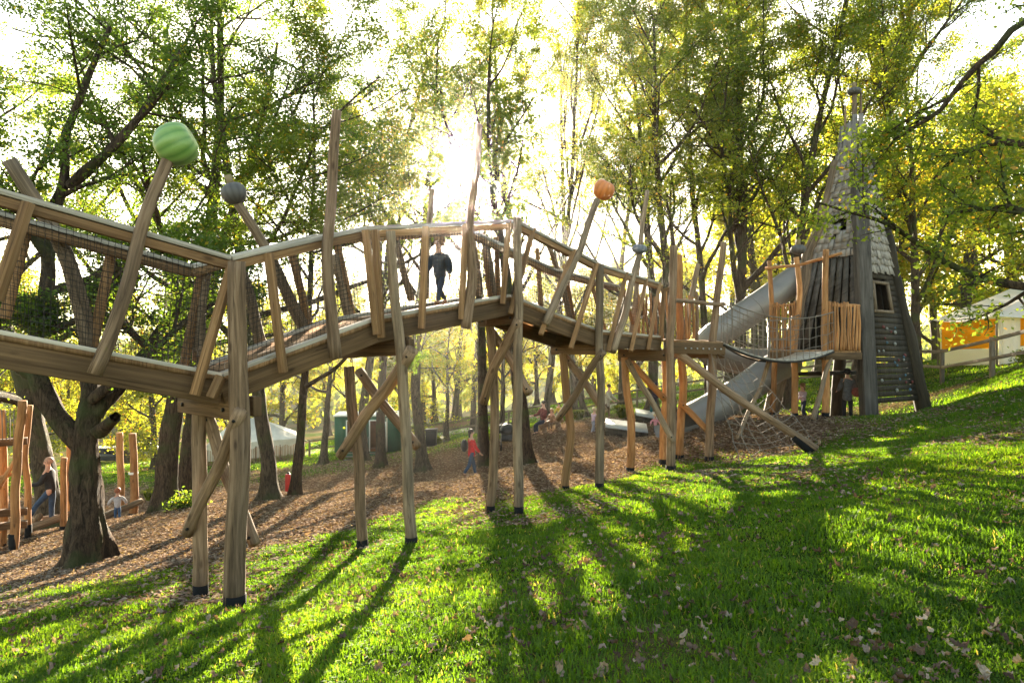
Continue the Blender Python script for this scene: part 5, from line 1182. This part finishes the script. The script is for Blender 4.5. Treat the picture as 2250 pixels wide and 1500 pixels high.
def tuft(px, Y, h, n, label, seed):
    rs = np.random.RandomState(seed); g = on(px, Y); az = rs.rand(n) * 6.28; ln = h * (0.6 + 0.5 * rs.rand(n)); out = 0.3 + 0.6 * rs.rand(n); r0 = 0.22 * h * rs.rand(n)
    D = np.stack([np.cos(az), np.sin(az), 0 * az], 1); S = np.stack([-np.sin(az), np.cos(az), 0 * az], 1) * 0.022
    b = D * r0[:, None]; m1 = b + D * (ln * out * 0.4)[:, None] + np.array([0, 0, 1]) * (ln * 0.75)[:, None]; t = b + D * (ln * out)[:, None] + np.array([0, 0, 1]) * (ln * (0.95 - 0.4 * out))[:, None]
    V = np.stack([b - S, b + S, m1 + S, m1 - S, t], 1); k = np.arange(n)[:, None] * 5
    o = thing('leafy_tuft', label, 'plant', g); link('leaves', make_mesh('leaves', V, np.concatenate([k, k + 1, k + 2, k + 3, k + 3, k + 2, k + 4], 1), np.tile([4, 3], n), face_attr={'rnd': np.repeat(0.3 + 0.5 * rs.rand(n), 2)}), M['leaf_mid'], o)
tuft(1368, 31, 0.75, 420, 'yellow-green strappy plant by the fence post above the longer pale board', 1); tuft(1272, 31, 0.6, 300, 'strappy plant at the foot of the slanting small tree', 2); tuft(963, 38, 0.6, 300, 'green tuft right of the black wheelie bin', 3)
tuft(1086, 29, 0.6, 260, 'dark green tuft at the feet of the dark trunk behind the woman in red', 4); tuft(330, 27, 0.6, 300, 'low green plant beside the peeled pole with the stripe', 5)
def shrub(px, Y, h, w, n, label, seed, mat='leaf_dark', size=0.09):
    T = Tree(seed); g = on(px, Y)
    for k in range(12):
        a = T.r.random() * 6.28; pp, ra = T.path(g - up * 0.03, Vector((math.cos(a) * w, math.sin(a) * w, h)), h * T.r.uniform(0.7, 1.2), 0.02, 0.006, 5, 0.2, 0.0); T.grow(pp, ra, h, 1, dict(n=(1, 6), t0=(0, 0.15), ang=(50, 55), ratio=(0.5, 0.5), wander=(0.2, 0.25), trop=(0, 0), leaves=n))
    tm, lm = T.meshes('shrub', dict(spread=0.10, size=size), g, gap=False); o = thing('shrub', label, 'shrub', g); link('stems', tm, M['bark'], o); link('foliage', lm, M[mat], o)
shrub(412, 19.0, 0.5, 0.6, 12, 'dark low shrub round the foot of the two thick trunks', 301); shrub(2300, 21.0, 0.7, 0.8, 40, 'green bush at the fence in front of the marquee', 302, 'leaf_mid')

# ------------------------------------------------------------------ people
SKIN = plain('skin', (0.48, 0.27, 0.19), 0.55, var=0.05)
def cloth(name, c): return plain(name, c, 0.85, var=0.2, scale=14)
def skin_mesh(name, verts, edges, radii, mat, parent, base, sub=2, root=0):
    bm = bmesh.new(); ly = bm.verts.layers.skin.verify(); vs = []
    for v, r in zip(verts, radii):
        w = bm.verts.new(v); w[ly].radius = (r, r) if not isinstance(r, tuple) else r; vs.append(w)
    vs[root][ly].use_root = True
    for a, b in edges: bm.edges.new((vs[a], vs[b]))
    me = bpy.data.meshes.new(name); bm.to_mesh(me); bm.free()
    o = bpy.data.objects.new(name, me); COL.objects.link(o)
    s = o.modifiers.new('skin', 'SKIN'); s.use_smooth_shade = True; s.branch_smoothing = 0.6
    u = o.modifiers.new('sub', 'SUBSURF'); u.levels = sub; u.render_levels = sub
    dg = bpy.context.evaluated_depsgraph_get(); m2 = bpy.data.meshes.new_from_object(o.evaluated_get(dg))
    bpy.data.objects.remove(o); bpy.data.meshes.remove(me); m2.name = name
    m2.materials.clear(); m2.polygons.foreach_set('use_smooth', np.ones(len(m2.polygons), bool))
    return link(name, m2, mat, parent)
def blob(name, c, r, mat, parent, stretch=(1, 1, 1), rot=None, n=10):
    prof = [(math.sin(math.pi * (k + .3) / (n - .4)), -math.cos(math.pi * (k + .3) / (n - .4))) for k in range(n)]
    m = MB().lathe((0, 0, 0), prof, 14); V = m.V[0] * np.array(stretch) * r
    if rot is not None: V = V @ np.array(rot).T
    m.V[0] = V + np.array(c); me = make_mesh(name, m.V[0], m.L, m.T, m.U, smooth=True); return link(name, me, mat, parent)
def person(label, base, Ht, face, hf=0.135, leg=0.49, lean=0, legs=((0, 0), (0, 0)), arms=((0, 8, 10), (0, 8, 10)), top=(0.1, 0.1, 0.1), bot=(0.05, 0.07, 0.12), shoe=(0.05, 0.03, 0.02),
           hair=(0.05, 0.03, 0.02), hair_style='short', bulk=1.0, coat=0.0, hat=None, cat='person', turn=0, hood=False, group=None):
    o = thing('person', label, cat, base, group)
    f = Vector((face[0], face[1], 0)).normalized(); o.rotation_euler = (0, 0, math.atan2(-f.x, f.y))      # local +Y is the way the person faces
    tor = 1 - leg - hf - 0.045; sw = (0.108 if hf < 0.16 else 0.115) * (0.96 if hf < 0.2 else 1.0); ua, fa = 0.165 * (1 - leg) / 0.51 * (1.0 if hf < .16 else .82), 0.145 * (1 - leg) / 0.51 * (1.0 if hf < .16 else .82)
    th, sh = leg * 0.50, leg * 0.43; ank = leg * 0.07
    pel = Vector((0, 0, 0)); l = R(lean); up_t = Vector((0, math.sin(l), math.cos(l)))
    chest = pel + up_t * tor * 0.62; neck = pel + up_t * tor; nt = neck + up_t * 0.045
    hd = Vector((0, math.sin(l * 0.4), math.cos(l * 0.4))); hc = nt + hd * hf * 0.52
    J = []; low = 9
    for s, (a, k) in zip((-1, 1), legs):
        hip = pel + Vector((s * 0.052, 0, -0.015)); a, k = R(a), R(k)
        kn = hip + Vector((s * 0.006, math.sin(a), -math.cos(a))) * th; an = kn + Vector((0, math.sin(a - k), -math.cos(a - k))) * sh
        ft = Vector((0, math.cos((a - k) * 0.6), math.sin((a - k) * 0.6))); toe = an + ft * 0.085 - Vector((0, 0, ank * 0.55)); J.append((hip, kn, an, toe)); low = min(low, an.z, toe.z + ank * 0.45)
    A = []
    for s, (a, ou, e) in zip((-1, 1), arms):
        shd = neck + up_t * -0.035 + Vector((s * sw, 0, 0)); a, ou, e = R(a), R(ou), R(e)
        d1 = Vector((s * math.sin(ou), math.sin(a) * math.cos(ou), -math.cos(a) * math.cos(ou))); d2 = Vector((s * math.sin(ou) * 0.4, math.sin(a + e), -math.cos(a + e))).normalized()
        el = shd + d1 * ua; wr = el + d2 * fa; A.append((shd, el, wr, d2))
    z0 = -low + ank
    S = lambda v: tuple((v + Vector((0, 0, z0))) * Ht)
    # body
    V = [pel, pel + up_t * tor * 0.33, chest, neck, nt, hc + Vector((0, -0.04 * hf, 0)), hc + hd * hf * 0.26 + Vector((0, -0.05 * hf, 0)), hc + Vector((0, 0.30 * hf, -0.26 * hf)), hc + Vector((0, 0.52 * hf, -0.06 * hf))]
    rd = [0.062, 0.060, 0.068, 0.036, 0.034, 0.40 * hf, 0.32 * hf, 0.20 * hf, 0.07 * hf]
    E = [(0, 1), (1, 2), (2, 3), (3, 4), (4, 5), (5, 6), (5, 7), (5, 8)]
    for shd, el, wr, d2 in A:
        i = len(V); V += [shd, el, wr]; rd += [0.034, 0.026, 0.019]; E += [(3, i), (i, i + 1), (i + 1, i + 2)]
        palm = wr + d2 * 0.038; V.append(palm); rd.append(0.021); E.append((i + 2, i + 3)); sd = d2.orthogonal().normalized(); cr = Vector((0, 0.35, 0))
        for q in range(4):                                             # four bent fingers and a thumb from the side of the palm
            b = palm + d2 * 0.022 + sd * (q - 1.5) * 0.0115; ln = (0.034, 0.042, 0.039, 0.030)[q]; j = len(V); V += [b, b + d2 * ln * 0.5 + cr * 0.008, b + (d2 * 0.75 + cr).normalized() * ln]; rd += [0.0062, 0.0056, 0.0046]; E += [(i + 3, j), (j, j + 1), (j + 1, j + 2)]
        j = len(V); V += [wr + d2 * 0.022 + sd * 0.022, wr + d2 * 0.045 + sd * 0.034]; rd += [0.0068, 0.0055]; E += [(i + 3, j), (j, j + 1)]
    for hip, kn, an, toe in J:
        i = len(V); V += [hip, kn, an, toe]; rd += [0.050, 0.034, 0.024, 0.02]; E += [(0, i), (i, i + 1), (i + 1, i + 2), (i + 2, i + 3)]
    skin_mesh('body', [S(v) for v in V], E, [r * Ht for r in rd], SKIN, o, base)
    # jacket, trousers, shoes
    V = [pel - up_t * (0.035 + coat), pel + up_t * tor * 0.33, chest, neck + up_t * 0.004]; rd = [0.078 * bulk + coat * 0.12, 0.076 * bulk, 0.084 * bulk, 0.052]; E = [(0, 1), (1, 2), (2, 3)]
    for shd, el, wr, d2 in A: i = len(V); V += [shd, el, wr - d2 * 0.004]; rd += [0.047 * bulk, 0.038 * bulk, 0.028 * bulk]; E += [(2, i), (i, i + 1), (i + 1, i + 2)]
    skin_mesh('jacket', [S(v) for v in V], E, [r * Ht for r in rd], cloth('jacket_cloth', top), o, base)
    V = [pel + up_t * 0.09, pel]; rd = [0.066, 0.072]; E = [(0, 1)]
    for hip, kn, an, toe in J: i = len(V); V += [hip, kn, an + Vector((0, 0, 0.012))]; rd += [0.056, 0.041, 0.034]; E += [(1, i), (i, i + 1), (i + 1, i + 2)]
    skin_mesh('trousers', [S(v) for v in V], E, [r * Ht for r in rd], cloth('trouser_cloth', bot), o, base)
    for hip, kn, an, toe in J:
        hl = an - (toe - an).normalized() * 0.022 - Vector((0, 0, ank * 0.3)); skin_mesh('shoe', [S(hl), S(an - Vector((0, 0, ank * 0.35))), S(toe)], [(0, 1), (1, 2)], [0.026 * Ht, 0.029 * Ht, 0.024 * Ht], cloth('shoe_leather', shoe), o, base, sub=1)
    # hair, face
    H_ = lambda x, y, z: Vector(S(hc + Vector((x, y, z)) * hf)); hm = plain('hair', hair, 0.6, var=0.3, scale=30); q = hf * Ht
    if not hood:
        blob('hair', H_(0, -0.10, 0.16), q, hm, o, (0.43, 0.47, 0.42))
        if hair_style == 'long': skin_mesh('hair', [tuple(H_(0, -0.2, 0.2)), tuple(H_(0, -0.36, -0.25)), tuple(H_(0, -0.34, -0.85))], [(0, 1), (1, 2)], [(0.34 * q, 0.2 * q), (0.36 * q, 0.2 * q), (0.26 * q, 0.1 * q)], hm, o, base)
    else: blob('hood', H_(0, -0.12, 0.08), q, cloth('hood_cloth', top), o, (0.50, 0.50, 0.54))
    dk = plain('eye_dark', (0.02, 0.015, 0.012), 0.3)
    for s in (-1, 1): blob('eye', H_(s * 0.17, 0.385, 0.02), q * 0.045, dk, o, n=6)
    blob('mouth', H_(0, 0.46, -0.27), q * 0.06, plain('lips', (0.35, 0.13, 0.10), 0.5), o, (1.5, 0.5, 0.5), n=6)
    for s in (-1, 1): blob('ear', H_(s * 0.41, -0.04, -0.02), q * 0.10, SKIN, o, (0.4, 0.7, 1.0), n=6)
    if hat: blob('hat', H_(0, -0.02, 0.42), q, cloth('hat_felt', hat), o, (0.46, 0.48, 0.34)); MB_ = MB().lathe(H_(0, 0.02, 0.24), [(0.40 * q, 0), (0.92 * q, -0.20 * q), (0.94 * q, -0.14 * q), (0.40 * q, 0.12 * q)], 20); me = make_mesh('hat_brim', np.concatenate(MB_.V), MB_.L, MB_.T, MB_.U, smooth=True); link('hat_brim', me, cloth('hat_felt', hat), o)
    return o
dk = ND[2].lerp(ND[3], 0.62) + (OFF[2] + OFF[3]) * 0.26; dk.z += 0.01
bd = (ND[2] - ND[3]).to_2d().normalized()
person('small child in a dark navy jacket and jeans walking over the walkway crest', dk, 1.04, (bd.x * 0.9, bd.y - 0.25), hf=0.205, leg=0.43, lean=4, legs=((26, 12), (-24, 22)), arms=((-16, 13, 26), (12, 13, 34)), top=(0.035, 0.042, 0.055), bot=(0.035, 0.045, 0.07), shoe=(0.18, 0.09, 0.04), hair=(0.24, 0.13, 0.06), bulk=1.45, coat=0.04)
w0 = on(1036, 24.5)
person('woman in a red jacket and blue jeans with long dark hair walking over the leaves', w0, 1.68, (1, 0.35), legs=((16, 6), (-16, 18)), arms=((8, 8, 14), (18, 8, 22)), top=(0.52, 0.018, 0.022), bot=(0.03, 0.06, 0.11), shoe=(0.16, 0.07, 0.03), hair=(0.022, 0.014, 0.010), hair_style='long', coat=0.06, bulk=1.05)
bp_ = tag(blob('backpack', w0 + Vector((-0.25, -0.10, 1.12)), 0.2, M['black'], None, (0.62, 0.8, 1.15)), 'small black backpack on the back of the woman in red', 'backpack')
g = P(112, 1150, 18.5)
person('bald man in a black jacket stepping along the balance logs', g, 1.76, (-1, -0.15), lean=6, legs=((44, 18), (4, 4)), arms=((18, 10, 60), (14, 10, 62)), top=(0.022, 0.022, 0.024), bot=(0.035, 0.06, 0.11), shoe=(0.04, 0.025, 0.018), hair=(0.36, 0.22, 0.16), bulk=1.12, coat=0.03)
person('toddler in a pale grey hooded top and blue jeans wandering on the leaves', on(258, 21), 1.0, (-0.5, 0.7), hf=0.215, leg=0.40, legs=((8, 4), (-10, 18)), arms=((20, 36, 20), (10, 40, 30)), top=(0.40, 0.40, 0.42), bot=(0.04, 0.09, 0.18), shoe=(0.45, 0.40, 0.36), hair=(0.26, 0.09, 0.04), bulk=1.3)
hw = on(1862, 20.7)
person('woman in a brimmed black hat and grey coat standing beneath the tower', hw, 1.53, (0.25, 1), legs=((6, 4), (-6, 6)), arms=((18, 10, 50), (26, 12, 60)), top=(0.10, 0.10, 0.105), bot=(0.014, 0.014, 0.018), shoe=(0.3, 0.3, 0.3), hair=(0.03, 0.02, 0.015), hat=(0.012, 0.012, 0.014), coat=0.09, bulk=1.25)
tag(blob('shoulder_bag', hw + Vector((0.17, -0.22, 0.90)), 0.17, cloth('rust_bag', (0.20, 0.06, 0.045)), None, (0.9, 0.45, 0.85)), 'rust coloured shoulder bag at the hip of the woman with the hat', 'bag')
person('girl in a lilac top and dark leggings running beneath the tower balcony', on(1766, 22.2), 1.14, (-0.9, -0.35), hf=0.175, leg=0.46, lean=8, legs=((22, 30), (-10, 22)), arms=((30, 14, 50), (-24, 14, 50)), top=(0.42, 0.33, 0.40), bot=(0.025, 0.03, 0.06), shoe=(0.05, 0.05, 0.05), hair=(0.18, 0.09, 0.04), hair_style='long', bulk=1.1)
person('blond toddler in a pink coat standing at the end of the longer pale board', on(1440, 27.3), 0.78, (-0.15, -1), hf=0.23, leg=0.38, legs=((4, 2), (-3, 4)), arms=((16, 34, 20), (20, 40, 20)), top=(0.60, 0.24, 0.27), bot=(0.03, 0.03, 0.045), shoe=(0.12, 0.06, 0.06), hair=(0.55, 0.42, 0.24), bulk=1.35)
person('woman in a dark hooded top and teal trousers bending over the toddler in pink', on(1436, 30.5), 1.62, (0.5, -0.6), lean=16, legs=((10, 8), (-6, 8)), arms=((30, 10, 24), (36, 10, 30)), top=(0.03, 0.024, 0.04), bot=(0.02, 0.10, 0.11), hood=True, coat=0.04, bulk=1.15)
person('woman in a long beige coat half hidden by a grey stilt', on(1334, 30.5), 1.55, (0.8, -0.4), lean=10, legs=((8, 6), (-10, 12)), arms=((20, 10, 40), (14, 10, 40)), top=(0.42, 0.36, 0.27), bot=(0.12, 0.07, 0.04), hair=(0.06, 0.04, 0.03), coat=0.13, bulk=1.15)
person('fair haired child in a lilac top and grey leggings climbing the mound by a stilt', on(1303, 27.0), 1.04, (0.7, 0.6), hf=0.19, leg=0.45, lean=12, legs=((26, 20), (-16, 10)), arms=((30, 14, 30), (10, 14, 30)), top=(0.48, 0.34, 0.42), bot=(0.20, 0.20, 0.24), hair=(0.50, 0.38, 0.22))
g = on(1194, 28.2)
person('seated adult in a maroon jacket and dark jeans at the edge of the mound', g, 1.62, (-0.8, -0.5), legs=((78, 80), (70, 72)), arms=((30, 10, 50), (30, 10, 50)), top=(0.16, 0.045, 0.04), bot=(0.025, 0.03, 0.045), hair=(0.03, 0.02, 0.015), bulk=1.1)
person('seated child in a tan jacket between two adults on the mound', on(1212, 28.6), 1.05, (-0.3, -1), hf=0.18, leg=0.45, legs=((80, 78), (74, 70)), arms=((30, 12, 50), (30, 12, 50)), top=(0.26, 0.15, 0.08), bot=(0.10, 0.06, 0.035), hair=(0.30, 0.16, 0.07))
person('adult in dark clothes and a yellow-green vest standing with the seated family', on(1229, 29.0), 1.05, (-0.6, -0.8), lean=6, legs=((40, 60), (36, 55)), arms=((22, 10, 40), (20, 10, 40)), top=(0.36, 0.30, 0.02), bot=(0.03, 0.025, 0.03), hair=(0.03, 0.02, 0.015))
bn = thing('log_bench', 'low log seat under the family sitting on the mound', 'bench', on(1206, 28.7)); a, b = on(1186, 28.55) + up * 0.30, on(1236, 28.95) + up * 0.30
log_part('seat', [a, b], 0.13, 0.12, M['old_log'], bn, 401)
for t in (0.2, 0.8): q = a.lerp(b, t); MB().tube([Vector((q.x, q.y, h1(q.x, q.y) - 0.05)), q - up * 0.1], [0.12, 0.11], 10).build('leg', M['old_log'], bn)

# ------------------------------------------------------------------ the low autumn air
hz = MB(); 
bpy_me = hz.prism([Vector((-236, -14, -30)), Vector((236, -14, -30)), Vector((236, 352, -30)), Vector((-236, 352, -30))], (0, 0, 62))
hm = bpy.data.materials.new('autumn_air'); hm.use_nodes = True; nt = hm.node_tree; nt.nodes.clear()
pv = nt.nodes.new('ShaderNodeVolumePrincipled'); pv.inputs['Color'].default_value = (0.95, 0.93, 0.88, 1); pv.inputs['Density'].default_value = 0.00055; pv.inputs['Anisotropy'].default_value = 0.95
ou = nt.nodes.new('ShaderNodeOutputMaterial'); nt.links.new(pv.outputs[0], ou.inputs['Volume'])
tag(hz.build('haze', hm), 'thin bright autumn haze filling the air between the trees', 'haze', kind='stuff')
